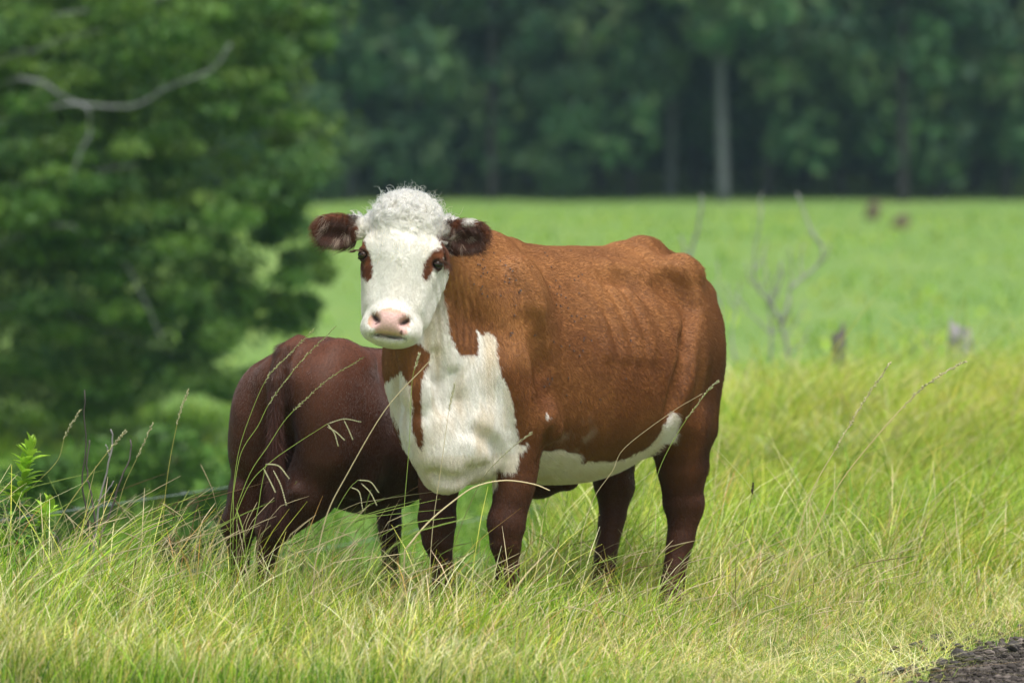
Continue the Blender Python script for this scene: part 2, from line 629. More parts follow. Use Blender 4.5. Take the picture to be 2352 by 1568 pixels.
def strands(name, roots, dirs, normals, length, radius, col, mat, parent, npt=4, lift=0.35, wave=None, droop=0.0):
    """short hairs as one curves object: they leave the skin along the normal and bend over into dirs"""
    n = len(roots)
    t = np.linspace(0, 1, npt)
    L = np.broadcast_to(length, (n,))[:, None, None]
    lf = np.broadcast_to(lift, (n,))[:, None, None]
    tt = t[None, :, None]
    pos = roots[:, None] + L * (dirs[:, None] * (tt ** 1.15) + normals[:, None] * lf * np.sin(tt * 1.9))
    pos[..., 2] -= droop * (L * tt * tt)[..., 0]
    if wave is not None:
        pos = pos + wave(roots, dirs, normals, t)
    hc = bpy.data.hair_curves.new(name)
    hc.add_curves([npt] * n)
    hc.points.foreach_set('position', pos.astype(np.float32).ravel())
    R = np.broadcast_to(radius, (n,))[:, None] * (1 - 0.8 * t[None] ** 2)
    hc.points.foreach_set('radius', R.astype(np.float32).ravel())
    a = hc.attributes.new('col', 'FLOAT_COLOR', 'CURVE')
    c = np.ones((n, 4), np.float32)
    c[:, :3] = col
    a.data.foreach_set('color', c.ravel())
    return link(name, hc, mat, parent)


def tangent(d, n):
    d = d - (d * n).sum(-1, keepdims=True) * n
    return nrm(d)
# ------------------------------------------------------------------ the cow
CO = np.array([-0.16, 22.1, 0.0])
TH = math.radians(38)
UA = np.array([math.sin(TH), math.cos(TH), 0.0])          # towards her tail
UB = np.array([math.cos(TH), -math.sin(TH), 0.0])         # towards her left side
UZ = np.array([0.0, 0.0, 1.0])


def B(a, b, z):
    return CO + a * UA + b * UB + np.array([0, 0, z])


# head frame: r to the right of the picture, f down the face, n out of the forehead
HE = W(917, 590, 21.42)
HF = nrm(np.array([-0.135, -0.16, -0.98]))
HN = nrm(np.array([-0.10, -0.985, 0.16]) - np.dot(np.array([-0.10, -0.985, 0.16]), HF) * HF)
HR = np.cross(HF, HN)
if HR[0] < 0: HR = -HR
HAX = np.stack([HR, HF, HN])


def H(r, f, n):
    return HE + r * HR + f * HF + n * HN


def build_cow_field():
    F = Field((-1.0, 21.1, -0.22), (1.05, 23.85, 1.72), 0.0095)
    F.loft(CO, UA, UB, [
        (-0.36, 0.06, 1.02, 0.76), (-0.28, 0.17, 1.14, 0.60), (-0.15, 0.235, 1.28, 0.53), (0.0, 0.275, 1.375, 0.51),
        (0.15, 0.30, 1.415, 0.51), (0.3, 0.325, 1.415, 0.495), (0.5, 0.375, 1.402, 0.47), (0.72, 0.405, 1.40, 0.48),
        (0.92, 0.395, 1.40, 0.555), (1.05, 0.345, 1.405, 0.655), (1.17, 0.285, 1.39, 0.75), (1.25, 0.22, 1.345, 0.80),
        (1.32, 0.15, 1.27, 0.86), (1.385, 0.06, 1.17, 0.95)], 0.05, pear=0.16)
    for s in (1, -1):
        # shoulder, upper arm, elbow
        F.ell(B(0.04, 0.20 * s, 1.06), (0.15, 0.105, 0.30), np.stack([UA, UB, UZ]), 0.07)
        F.rc(B(0.10, 0.15 * s, 1.28), 0.06, B(-0.04, 0.235 * s, 0.98), 0.085, 0.07)
        F.rc(B(-0.12, 0.20 * s, 0.93), 0.11, B(0.02, 0.235 * s, 0.76), 0.105, 0.07)
        F.rc(B(0.09, 0.255 * s + 0.02, 0.75), 0.068, B(0.135, 0.255 * s + 0.02, 0.705), 0.057, 0.045)
        fx, fb = (0.02, 0.018) if s > 0 else (0.035, 0.03)
        F.chain([(B(0.01 + fx, 0.215 * s + fb, 0.72), 0.098), (B(-0.02 + fx, 0.20 * s + fb, 0.50), 0.080), (B(-0.05 + fx, 0.185 * s + fb, 0.34), 0.064)], 0.05)
        F.chain([(B(-0.055 + fx, 0.183 * s + fb, 0.345), 0.069), (B(-0.055 + fx, 0.18 * s + fb, 0.27), 0.061), (B(-0.035 + fx, 0.175 * s + fb, 0.19), 0.043),
                 (B(-0.03 + fx, 0.17 * s + fb, 0.08), 0.042), (B(-0.03 + fx, 0.17 * s + fb, 0.015), 0.053), (B(-0.06 + fx, 0.17 * s + fb, -0.03), 0.048)], 0.03)
        for q in (-1, 1):                                  # the two claws of the hoof
            F.rc(B(-0.07 + fx, (0.17 * s + fb) + q * 0.028, -0.055), 0.036, B(-0.11 + fx, (0.17 * s + fb) + q * 0.03, -0.085), 0.034, 0.012)
        # hip bone, loin edge, pin bone
        F.rc(B(1.10, 0.205 * s, 1.315), 0.045, B(1.14, 0.235 * s, 1.29), 0.04, 0.07)
        F.rc(B(1.10, 0.20 * s, 1.30), 0.045, B(1.33, 0.125 * s, 1.20), 0.05, 0.07)
        F.ell(B(1.325, 0.112 * s, 1.16), (0.075, 0.065, 0.085), np.stack([UA, UB, UZ]), 0.06)
        # thigh and hind leg
        hz = -0.05 if s > 0 else 0.015
        hx = -0.125 if s > 0 else -0.13
        F.ell(B(1.17, 0.165 * s, 0.98), (0.20, 0.13, 0.29), np.stack([UA, UB, UZ]), 0.08)
        F.rc(B(1.235, 0.145 * s, 1.05), 0.115, B(1.225, 0.17 * s, 0.72 + hz), 0.098, 0.07)
        F.rc(B(1.02, 0.205 * s, 0.92), 0.12, B(1.03, 0.215 * s, 0.78 + hz), 0.085, 0.08)
        F.chain([(B(1.23 + hx, 0.185 * s, 0.74 + hz), 0.135), (B(1.265 + hx, 0.18 * s, 0.58 + hz), 0.105), (B(1.28 + hx, 0.175 * s, 0.44 + hz), 0.080)], 0.05)
        F.rc(B(1.36 + hx, 0.17 * s, 0.58 + hz), 0.028, B(1.355 + hx, 0.17 * s, 0.40 + hz), 0.036, 0.035)
        F.chain([(B(1.29 + hx, 0.175 * s, 0.40 + hz), 0.074), (B(1.275 + hx, 0.172 * s, 0.30 + hz), 0.057), (B(1.235 + hx, 0.17 * s, 0.17 + hz), 0.046),
                 (B(1.20 + hx, 0.17 * s, 0.03 + hz), 0.047), (B(1.19 + hx, 0.17 * s, -0.01 + hz), 0.055), (B(1.15 + hx, 0.17 * s, -0.05 + hz), 0.048)], 0.03)
        for q in (-1, 1):
            F.rc(B(1.14 + hx, (0.17 * s) + q * 0.028, -0.075 + hz), 0.036, B(1.10 + hx, (0.17 * s) + q * 0.03, -0.105 + hz), 0.034, 0.012)
        # hollow in front of the hip, crease behind the shoulder, crease in front of the thigh
        F.ell(B(0.97, 0.38 * s, 1.245), (0.13, 0.10, 0.085), np.stack([UA, UB, UZ]), 0.09, sub=True)
        F.rc(B(0.22, 0.462 * s, 1.22), 0.09, B(0.19, 0.437 * s, 0.86), 0.095, 0.07, sub=True)
        F.rc(B(1.02, 0.46 * s, 1.1), 0.05, B(1.03, 0.40 * s, 0.75), 0.05, 0.07, sub=True)
    # backbone
    F.rc(B(-0.05, 0, 1.385), 0.05, B(0.22, 0, 1.385), 0.04, 0.08)
    F.rc(B(0.95, 0, 1.37), 0.035, B(1.16, 0, 1.385), 0.035, 0.06)
    F.chain([(B(1.10, 0, 1.385), 0.045), (B(1.22, 0, 1.355), 0.045), (B(1.32, 0, 1.315), 0.05), (B(1.39, 0, 1.24), 0.04)], 0.05)
    # tail down the back of the thighs
    F.chain([(B(1.37, 0, 1.24), 0.036), (B(1.385, 0.0, 1.10), 0.028), (B(1.375, 0.0, 0.85), 0.022), (B(1.36, 0.0, 0.60), 0.018)], 0.03)
    # udder and flank fold
    F.ell(B(1.06, 0.03, 0.69), (0.15, 0.13, 0.10), np.stack([UA, UB, UZ]), 0.06)
    for q, w_ in ((0.96, 0.08), (1.12, 0.08), (1.0, -0.06), (1.12, -0.05)):
        F.rc(B(q, w_, 0.62), 0.018, B(q, w_, 0.545), 0.013, 0.015)
    F.rc(B(0.92, 0.20, 0.64), 0.06, B(1.02, 0.20, 0.73), 0.05, 0.07)
    # neck
    F.rc(W(955, 590, 21.72), 0.135, W(1085, 730, 22.08), 0.27, 0.09)
    F.rc(W(975, 560, 21.78), 0.11, W(1110, 610, 22.12), 0.13, 0.08)
    F.rc(W(945, 700, 21.70), 0.10, W(1010, 830, 21.86), 0.20, 0.08)
    F.rc(W(985, 830, 21.84), 0.165, W(1035, 970, 21.86), 0.19, 0.08)
    # throat fold and brisket
    F.rc(W(936, 790, 21.62), 0.050, W(958, 900, 21.62), 0.050, 0.06)
    F.rc(W(958, 900, 21.62), 0.045, W(985, 1040, 21.66), 0.045, 0.05)
    F.rc(W(985, 985, 21.72), 0.10, W(1020, 1078, 21.74), 0.088, 0.07)
    F.rc(W(1040, 1020, 21.80), 0.13, W(1075, 1030, 21.9), 0.13, 0.08)
    # grooves: throat fold edge, breast hollow, brisket edge
    F.rc(W(932, 860, 21.50), 0.030, W(958, 1010, 21.53), 0.026, 0.05, sub=True)
    F.rc(W(1090, 985, 21.53), 0.035, W(1135, 1035, 21.63), 0.03, 0.06, sub=True)

    F.rc(W(1052, 800, 21.60), 0.02, W(1046, 950, 21.58), 0.022, 0.05, sub=True)
    F.rc(W(1000, 850, 21.52), 0.02, W(1010, 960, 21.53), 0.022, 0.05, sub=True)
    F.rc(W(1000, 1092, 21.60), 0.012, W(1085, 1092, 21.66), 0.012, 0.03, sub=True)

    # --- head
    F.ell(H(0, -0.015, -0.145), (0.135, 0.165, 0.145), HAX, 0.05)
    F.ell(H(-0.006, -0.140, -0.145), (0.124, 0.112, 0.115), HAX, 0.04)
    F.ell(H(-0.004, -0.10, -0.10), (0.118, 0.12, 0.09), HAX, 0.05)
    for s in (1, -1):
        F.ell(H(0.118 * s, -0.035, -0.085), (0.040, 0.045, 0.05), HAX, 0.035)
        F.rc(H(0.098 * s, 0.02, -0.20), 0.068, H(0.07 * s, 0.20, -0.135), 0.060, 0.05)
        F.rc(H(0.105 * s, 0.045, -0.075), 0.028, H(0.078 * s, 0.17, -0.06), 0.03, 0.05)
        F.ell(H(0.060 * s, 0.272, -0.058), (0.054, 0.050, 0.066), HAX, 0.03)
    F.rc(H(0, 0.0, -0.105), 0.108, H(0, 0.22, -0.075), 0.084, 0.05)
    F.ell(H(0, 0.245, -0.062), (0.092, 0.066, 0.082), HAX, 0.035)
    F.ell(H(0.0, 0.222, -0.008), (0.060, 0.040, 0.034), HAX, 0.03)
    F.ell(H(0.0, 0.252, -0.003), (0.046, 0.035, 0.032), HAX, 0.025)
    F.ell(H(0.0, 0.305, -0.078), (0.066, 0.030, 0.055), HAX, 0.02)
    # mouth, nostrils, eye slots
    F.ell(H(0.0, 0.300, -0.012), (0.062, 0.0055, 0.045), HAX, 0.012, sub=True)
    for s in (1, -1):
        c = 1 / math.sqrt(2)
        ax = np.stack([nrm(HR * s * 0.8 - HF * 0.6), nrm(HR * s * 0.6 + HF * 0.8), HN])
        F.ell(H(0.056 * s, 0.240, 0.016), (0.027, 0.010, 0.034), ax, 0.012, sub=True)
        F.ell(H(0.066 * s, 0.254, 0.018), (0.018, 0.020, 0.020), HAX, 0.02, sub=True)
        F.ell(EYE[s], (0.030, 0.026, 0.028), HAX, 0.010)
        F.ell(EYE[s] + 0.018 * EYD[s], (0.026, 0.017, 0.026), HAX, 0.008, sub=True)
        F.rc(EYE[s] - 0.021 * HF - 0.012 * HR + 0.008 * HN, 0.010, EYE[s] - 0.019 * HF + 0.012 * HR + 0.008 * HN, 0.010, 0.012)
    # ears
    for s in (1, -1):
        base, cen, tip, ax = EAR[s]
        F.rc(base, 0.034, cen - 0.045 * ax[0], 0.036, 0.03)
        F.ell(cen, (0.098, 0.060, 0.030), ax, 0.02)
        F.ell(cen + 0.015 * ax[0] + 0.006 * ax[1] + 0.031 * ax[2], (0.072, 0.040, 0.030), ax, 0.012, sub=True)
    return F


EYE, EYD, EAR = {}, {}, {}
for s in (1, -1):
    EYE[s] = H(0.136 * s, 0.002, -0.068) if s > 0 else H(-0.143, 0.0, -0.066)
    EYD[s] = nrm(0.62 * s * HR + 0.78 * HN)
for s, (bx, by, cx, cy, tx, ty) in ((-1, (842, 527, 772, 528, 714, 524)), (1, (1004, 536, 1070, 540, 1124, 534))):
    base, cen, tip = W(bx, by, 21.60), W(cx, cy, 21.57), W(tx, ty, 21.53)
    a0 = nrm(tip - base)
    n0 = nrm(np.array([-0.25 * s, -1.0, -0.12]))
    n0 = nrm(n0 - (n0 @ a0) * a0)
    a1 = np.cross(n0, a0)
    if a1[2] > 0: a1 = -a1
    EAR[s] = (base, cen, tip, np.stack([a0, a1, n0]))

FC = build_cow_field()
# second pass: grooves and ridges of the hide, laid along lines on the surface found in the first pass
V1, _q = FC.surface()
N1 = FC.normal(V1)
V1 = V1[N1[:, 1] < -0.12]
S1 = P2(V1)


def on_hide(px, py):
    d2 = ((S1 - [px, py]) ** 2).sum(1)
    c = np.argsort(d2)[:14]
    return V1[c[np.argmin(V1[c, 1])]]


def crease(pts, r, depth, k):
    q = [on_hide(*p) for p in pts]
    n = [FC.normal(p[None])[0] for p in q]
    q = [p + m * (r - depth) for p, m in zip(q, n)]
    for a, b in zip(q[:-1], q[1:]):
        FC.rc(a, r, b, r, k, sub=True)


def ridge(pts, r, high, k):
    q = [on_hide(*p) for p in pts]
    n = [FC.normal(p[None])[0] for p in q]
    FC.chain([(p - m * (r - high), r) for p, m in zip(q, n)], k)


crease([(1588, 700), (1586, 800), (1580, 851), (1562, 900), (1548, 940)], 0.035, 0.030, 0.05)
ridge([(1478, 572), (1512, 597), (1556, 621), (1578, 646), (1596, 672)], 0.03, 0.012, 0.05)
crease([(1505, 640), (1540, 656), (1568, 678)], 0.05, 0.020, 0.07)
ridge([(1395, 603), (1425, 610), (1458, 618), (1490, 632)], 0.025, 0.008, 0.05)
crease([(1400, 640), (1440, 650), (1475, 668)], 0.04, 0.010, 0.06)
for dx in (0, 34, 68, 100):
    ridge([(1345 + dx, 660), (1372 + dx, 700), (1392 + dx, 752), (1402 + dx, 810)], 0.02, 0.0045, 0.04)
ridge([(1196, 612), (1212, 632), (1232, 665), (1243, 705)], 0.03, 0.012, 0.06)
crease([(1226, 745), (1243, 790), (1252, 845), (1256, 905)], 0.05, 0.010, 0.06)
crease([(1262, 1000), (1256, 1030), (1245, 1060)], 0.02, 0.012, 0.03)
crease([(1099, 986), (1125, 1007), (1143, 1024), (1148, 1048)], 0.03, 0.010, 0.04)
crease([(1080, 1078), (1105, 1080), (1125, 1072)], 0.018, 0.012, 0.035)
crease([(995, 1092), (1020, 1102), (1050, 1104), (1088, 1094)], 0.02, 0.012, 0.035)
crease([(1006, 820), (1012, 880), (1022, 935)], 0.018, 0.010, 0.035)
crease([(1048, 850), (1060, 920), (1064, 980)], 0.02, 0.008, 0.04)
crease([(975, 830), (976, 900), (972, 960)], 0.02, 0.012, 0.035)
ridge([(1030, 700), (1040, 780), (1048, 840)], 0.015, 0.006, 0.03)
# fine shape: ribs, neck wrinkles
gx = [(FC.lo[k] + FC.h * np.arange(FC.n[k])) for k in range(3)]
CV, CQ = FC.surface()
CN = FC.normal(CV)


def cow_local(P):
    d = P - CO
    return d @ UA, d @ UB, P[:, 2]


def relief(P, N):
    a, b, z = cow_local(P)
    side = np.clip((np.abs(b) - 0.2) / 0.1, 0, 1)
    w = np.clip((a - 0.28) / 0.12, 0, 1) * np.clip((1.02 - a) / 0.15, 0, 1) * np.clip((z - 0.68) / 0.25, 0, 1) * np.clip((1.34 - z) / 0.12, 0, 1) * side
    ribs = 0.0021 * (1 + 0.8 * vnoise(P, 5.0, 9)) * np.sin((a + 0.22 * (z - 1.0) + 0.02 * vnoise(P, 4.0, 8)) * 2 * np.pi / 0.098) * w
    q = P2(P)
    nk = np.clip((q[:, 0] - 985) / 30, 0, 1) * np.clip((1125 - q[:, 0]) / 60, 0, 1) * np.clip((q[:, 1] - 600) / 60, 0, 1) * np.clip((900 - q[:, 1]) / 120, 0, 1) * (N[:, 1] < 0)
    wr = 0.0034 * np.sin((q[:, 0] - 0.10 * (q[:, 1] - 700) + 6 * vnoise(P, 7.0, 3)) * 2 * np.pi / 15.0) * nk
    lumps = 0.004 * fbm(P, 9.0, 5) * (q[:, 0] > 1020)
    return ribs + wr + lumps


CV = CV + CN * relief(CV, CN)[:, None]
# ------------------------------------------------------------------ the calf
KO = W(672, 1000, 22.50)
KO[2] = 0
KT = math.radians(33)
KA = np.array([math.sin(KT), math.cos(KT), 0.0])          # towards its head
KB = np.array([math.cos(KT), -math.sin(KT), 0.0])         # towards its right side


def K(a, b, z):
    return KO + a * KA + b * KB + np.array([0, 0, z])


def build_calf_field():
    F = Field((-1.4, 22.0, -0.2), (0.75, 24.0, 1.2), 0.0105)
    F.loft(KO, KA, KB, [(-0.06, 0.05, 0.95, 0.78), (0.0, 0.14, 1.01, 0.70), (0.10, 0.20, 1.035, 0.58), (0.24, 0.235, 1.04, 0.42), (0.42, 0.25, 1.005, 0.335),
                        (0.62, 0.25, 0.985, 0.325), (0.80, 0.22, 0.985, 0.37), (0.95, 0.17, 0.97, 0.42), (1.08, 0.06, 0.9, 0.60)], 0.05, pear=0.16)
    ax = np.stack([KA, KB, UZ])
    for s in (1, -1):
        wd = 0.135 * s - (0.075 if s < 0 else 0.0)
        F.ell(K(0.13, wd, 0.77 if s > 0 else 0.70), (0.20, 0.12, 0.27 if s > 0 else 0.25), ax, 0.07)
        F.rc(K(0.03, 0.105 * s, 0.84), 0.10, K(0.05, wd, 0.58), 0.105, 0.06)
        F.rc(K(0.20, wd * 1.1, 0.72), 0.11, K(0.22, wd * 1.1, 0.50), 0.105, 0.08)
        F.rc(K(0.18, 0.18 * s, 0.935), 0.035, K(0.26, 0.17 * s, 0.945), 0.03, 0.08)
        F.ell(K(0.0, 0.075 * s, 0.90), (0.05, 0.05, 0.06), ax, 0.05)
        lx = -0.04 if s > 0 else 0.02
        lb = -0.125 if s > 0 else -0.30
        mb = 0.045 if s > 0 else -0.25
        F.chain([(K(0.10, wd * 0.9, 0.62), 0.12), (K(0.08 + lx * .5, mb, 0.44), 0.115 if s > 0 else 0.10), (K(0.025 + lx, lb * .65 + mb * .35, 0.30), 0.074)], 0.05)
        F.rc(K(-0.035 + lx * .6, mb, 0.44), 0.026, K(-0.03 + lx, lb * .8 + mb * .2, 0.28), 0.030, 0.03)
        F.chain([(K(0.02 + lx, lb * .75 + mb * .25, 0.30), 0.062), (K(0.025 + lx, lb * .9 + mb * .1, 0.22), 0.048), (K(0.04 + lx, lb, 0.10), 0.036), (K(0.05 + lx, lb, 0.0), 0.036),
                 (K(0.05 + lx, lb, -0.03), 0.042), (K(0.07 + lx, lb, -0.07), 0.04)], 0.03)
        # shoulder and front leg
        F.ell(K(0.86, 0.15 * s, 0.76), (0.12, 0.09, 0.22), ax, 0.07)
        F.chain([(K(0.88, 0.14 * s, 0.58), 0.075), (K(0.87, 0.135 * s, 0.40), 0.058), (K(0.87, 0.13 * s, 0.28), 0.05), (K(0.88, 0.13 * s, 0.12), 0.035), (K(0.88, 0.13 * s, -0.05), 0.042)], 0.04)
    # tail
    F.chain([(K(0.05, 0, 1.02), 0.035), (K(-0.055, -0.005, 0.985), 0.034), (K(-0.095, -0.01, 0.88), 0.032), (K(-0.10, -0.012, 0.70), 0.028), (K(-0.095, -0.01, 0.52), 0.026), (K(-0.085, -0.005, 0.38), 0.016)], 0.025)
    # neck reaching under the cow, head
    n0, n1, n2, n3 = K(0.90, 0.02, 0.78), B(0.84, -0.50, 0.62), B(0.80, -0.30, 0.50), B(0.78, -0.13, 0.475)
    F.rc(n0, 0.17, n1, 0.13, 0.07)
    F.rc(n1, 0.125, n2, 0.11, 0.05)
    F.rc(n2, 0.105, n3, 0.055, 0.05)
    for s in (1, -1):
        c = B(0.84, -0.33, 0.52) + s * np.array([0.10, 0.06, 0.02]) * 1.2
        F.ell(c, (0.075, 0.02, 0.04), None, 0.02)
    # cleft between the thighs
    F.rc(K(-0.10, 0.03, 0.80), 0.03, K(-0.06, 0.02, 0.48), 0.035, 0.05, sub=True) if False else None
    return F


FK = build_calf_field()
KV, KQ = FK.surface()
KN = FK.normal(KV)
KV = KV + KN * (0.004 * fbm(KV, 8.0, 11))[:, None]
# ------------------------------------------------------------------ colours of the two coats
WHITE, CREAM = np.array([0.84, 0.815, 0.76]), np.array([0.72, 0.62, 0.46])
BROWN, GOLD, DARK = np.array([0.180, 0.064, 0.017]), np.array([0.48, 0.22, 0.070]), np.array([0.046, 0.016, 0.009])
VIEW = np.array([0.0, -1.0, 0.0])

FRONT_WHITE = [(1008, 600), (1016, 640), (1019, 689), (1033, 755), (1039, 781), (1052, 811), (1075, 818), (1095, 814), (1100, 788), (1092, 755), (1105, 768), (1122, 765),
               (1140, 778), (1141, 814), (1151, 860), (1171, 897), (1178, 936), (1188, 986), (1191, 1019), (1214, 1019), (1207, 1035), (1191, 1048), (1183, 1085),
               (1158, 1083), (1140, 1075), (1138, 1150), (985, 1150), (950, 1062), (940, 1045), (930, 1040), (915, 975), (888, 925), (878, 880), (900, 870), (921, 850), (940, 887), (947, 920), (945, 976),
               (957, 1019), (967, 1033), (972, 1012), (967, 969), (967, 903), (973, 860), (985, 837), (987, 811), (970, 794), (960, 785), (963, 760), (950, 740), (960, 650)]
BELLY_WHITE = [(1190, 1048), (1254, 1034), (1280, 1033), (1306, 1038), (1331, 1044), (1336, 1062), (1375, 1060), (1408, 1061), (1447, 1050), (1488, 1028), (1520, 988), (1542, 944),
               (1560, 960), (1548, 1016), (1500, 1120), (1190, 1150)]
ELBOW_SPOT = [(1254, 946), (1260, 956), (1259, 966), (1255, 962)]
PATCH_L = [(808, 556), (837, 556), (841, 567), (850, 586), (855, 600), (856, 636), (845, 646), (832, 630), (828, 614), (818, 600)]
PATCH_R = [(1020, 570), (994, 578), (986, 590), (974, 600), (968, 632), (980, 645), (991, 626), (1006, 604), (1020, 596)]


def head_coords(P):
    d = P - HE
    return d @ HR, d @ HF, d @ HN


def masks(P, N):
    q = P2(P)
    j = np.stack([fbm(P, 60.0, 21), fbm(P, 60.0, 33)], -1) * 5.0 + np.stack([fbm(P, 14.0, 22), fbm(P, 14.0, 34)], -1) * 3.0
    r, f, n = head_coords(P)
    a, b, z = cow_local(P)
    ear = np.zeros(len(P), bool)
    for s in (1, -1):
        base, cen, tip, ax = EAR[s]
        u = (P - cen) @ ax[0]
        ear |= (u > (-0.082 if s > 0 else -0.075)) & (np.linalg.norm(P - cen, axis=1) < 0.135)
    head = (f < 0.345) & (n > -0.26 - 0.25 * np.clip(f - 0.1, -1, 1)) & (np.abs(r) < 0.20) & ~ear & (P[:, 1] < 21.78)
    headw = head & (n > -0.235) & ~((f > 0.285) & (n < -0.135))
    facing = N[:, 1] < 0.25
    fw = in_poly(q + j, FRONT_WHITE) & facing & (a < 0.30) & ~((z < 0.60) & (P[:, 1] > 21.97) & (q[:, 0] < 1075)) & ~((z < 0.475) & (q[:, 0] > 1085))
    bw = (in_poly(q + j, BELLY_WHITE) & facing & (a > 0.13) & (b > -0.05) & (z > 0.42)) | ((N[:, 2] < -0.55) & (a > 0.12) & (a < 1.0) & (z > 0.42) & (z < 0.66) & (np.abs(b) < 0.22))
    bw &= ~((np.abs(b) > 0.09) & (z < 0.62) & (a > 0.88))
    sp = in_poly(q + j * .4, ELBOW_SPOT) & facing & (a < 0.3)
    pl = in_poly(q + j * 0.5, PATCH_L) & head & facing
    pr = in_poly(q + j * 0.5, PATCH_R) & head & facing
    e = ((r + 0.0) / 0.083) ** 2 + ((f - 0.254) / (0.052)) ** 2
    nose = head & (n > -0.035) & (e + 0.25 * vnoise(P, 45.0, 4) < 1.0) & (f > 0.196) & (f < 0.298)
    return dict(q=q, ear=ear, head=head, headw=headw, front=fw, belly=bw, spot=sp, patch=pl | pr, nose=nose, a=a, b=b, z=z, r=r, f=f, n=n)


def cow_colour(P, N, rng=None):
    M = masks(P, N)
    k = len(P)
    t = np.clip(0.46 * np.clip((M['z'] - 0.85) / 0.5, 0, 1) + 0.40 * fbm(P, 4.0, 41) + 0.10 * fbm(P * [1, 1, 0.4], 30.0, 42), 0, 1)[:, None]  # golden hair towards the back, with sheen from above painted in
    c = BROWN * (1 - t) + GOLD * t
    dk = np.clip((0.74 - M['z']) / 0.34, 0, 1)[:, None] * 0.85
    hind = np.clip((M['a'] - 1.06) / 0.08, 0, 1) * np.clip((1.1 - M['z']) / 0.35, 0, 1)  # mottled darker thigh, with the shade of the barrel painted in
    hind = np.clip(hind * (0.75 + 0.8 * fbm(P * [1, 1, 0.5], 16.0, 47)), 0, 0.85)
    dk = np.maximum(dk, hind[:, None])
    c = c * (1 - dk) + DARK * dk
    # greyed rub marks behind the elbow
    ru = np.exp(-(((M['q'][:, 0] - 1325) / 42) ** 2 + ((M['q'][:, 1] - 992) / 38) ** 2)) * np.clip(fbm(P * [1, 1, 0.6], 26.0, 44) * 2.4 - 0.15, 0, 1) * (N[:, 1] < 0)
    c = c * (1 - 0.55 * ru[:, None]) + np.array([0.42, 0.35, 0.28]) * 0.55 * ru[:, None]
    w = WHITE * (1 + 0.05 * fbm(P, 30.0, 45))[:, None]
    cr = np.clip(0.25 + 0.9 * fbm(P * [1.6, 1, 0.35], 16.0, 46), 0, 0.8) * np.where(M['headw'], 0.25, 1.0)
    cr = np.where(M['z'] < 0.62, np.maximum(cr, 0.35), cr)
    wcol = w * (1 - cr[:, None]) + CREAM * cr[:, None]
    white = M['headw'] | M['front'] | M['belly'] | M['spot']
    c = np.where(white[:, None], wcol, c)
    brk = (M['patch'])
    pc = np.array([0.15, 0.048, 0.017]) * (1 + 0.4 * fbm(P, 50, 48))[:, None]
    c = np.where(brk[:, None], pc, c)
    pk = np.array([0.70, 0.45, 0.41]) * (1 + 0.06 * fbm(P, 60, 49))[:, None]
    top = np.clip((0.222 - M['f']) / 0.02, 0, 1)[:, None]
    pk = pk * (1 - top) + np.array([0.72, 0.44, 0.27]) * top
    out = np.clip((np.abs(M['r']) - 0.060) / 0.02, 0, 1)[:, None]
    pk = pk * (1 - out) + np.array([0.58, 0.33, 0.21]) * out
    spk = ((fbm(P, 160.0, 50) > 0.32) & (np.abs(M['r']) > 0.048) & (M['f'] > 0.262))[:, None]
    pk = np.where(spk, np.array([0.12, 0.06, 0.05]), pk)
    c = np.where(M['nose'][:, None], pk, c)
    for s in (1, -1):
        hd, hf = (M['r'] - 0.056 * s) * s, M['f'] - 0.240
        u, v = hd * 0.8 - hf * 0.6, hd * 0.6 + hf * 0.8
        ns = np.exp(-((u / 0.024) ** 2 + ((v - 0.001) / 0.0095) ** 2) ** 2) * M['head']  # shade inside the nostril slit, painted into the colour
        c = c * (1 - 0.93 * ns[:, None])
    ml = np.exp(-((M['f'] - 0.303) / 0.0045) ** 2) * (np.abs(M['r']) < 0.07) * M['head'] * (M['n'] > -0.08)
    c = c * (1 - 0.8 * ml[:, None]) + np.array([0.10, 0.09, 0.03]) * 0.8 * ml[:, None]
    # ears
    e = np.array([0.16, 0.05, 0.018]) * (1 + 0.3 * fbm(P, 30, 51))[:, None]
    for s in (1, -1):
        base, cen, tip, ax = EAR[s]
        d = P - cen
        inner = np.clip(1.25 - (((d @ ax[0]) - 0.012) / 0.075) ** 2 - (((d @ ax[1]) - 0.004) / 0.044) ** 2, 0, 1) * (d @ ax[2] > -0.012)
        e = np.where((M['ear'] & (np.linalg.norm(d, axis=1) < 0.14))[:, None], e * (1 - 0.62 * inner[:, None]), e)
        u = np.clip((-0.055 - (d @ ax[0])) / 0.03, 0, 1) * (d @ ax[1] < -0.02) * (np.linalg.norm(d, axis=1) < 0.14)
        e = e * (1 - u[:, None]) + WHITE * u[:, None]
    p = P2(P)
    tuft = ((p[:, 0] > 1060) & (p[:, 0] < 1088) & (p[:, 1] < 522) & M['ear'])
    e = np.where(tuft[:, None], WHITE * 0.85, e)
    c = np.where(M['ear'][:, None], e, c)
    for s in (1, -1):
        de = np.linalg.norm(P - EYE[s] - 0.004 * EYD[s], axis=1)
        rim = np.clip((0.034 - de) / 0.008, 0, 1)[:, None]
        c = c * (1 - rim) + np.array([0.05, 0.022, 0.016]) * rim
    hoof = (M['z'] < -0.05)[:, None]
    c = np.where(hoof, np.array([0.035, 0.03, 0.028]), c)
    return np.clip(c, 0.004, 0.85), M


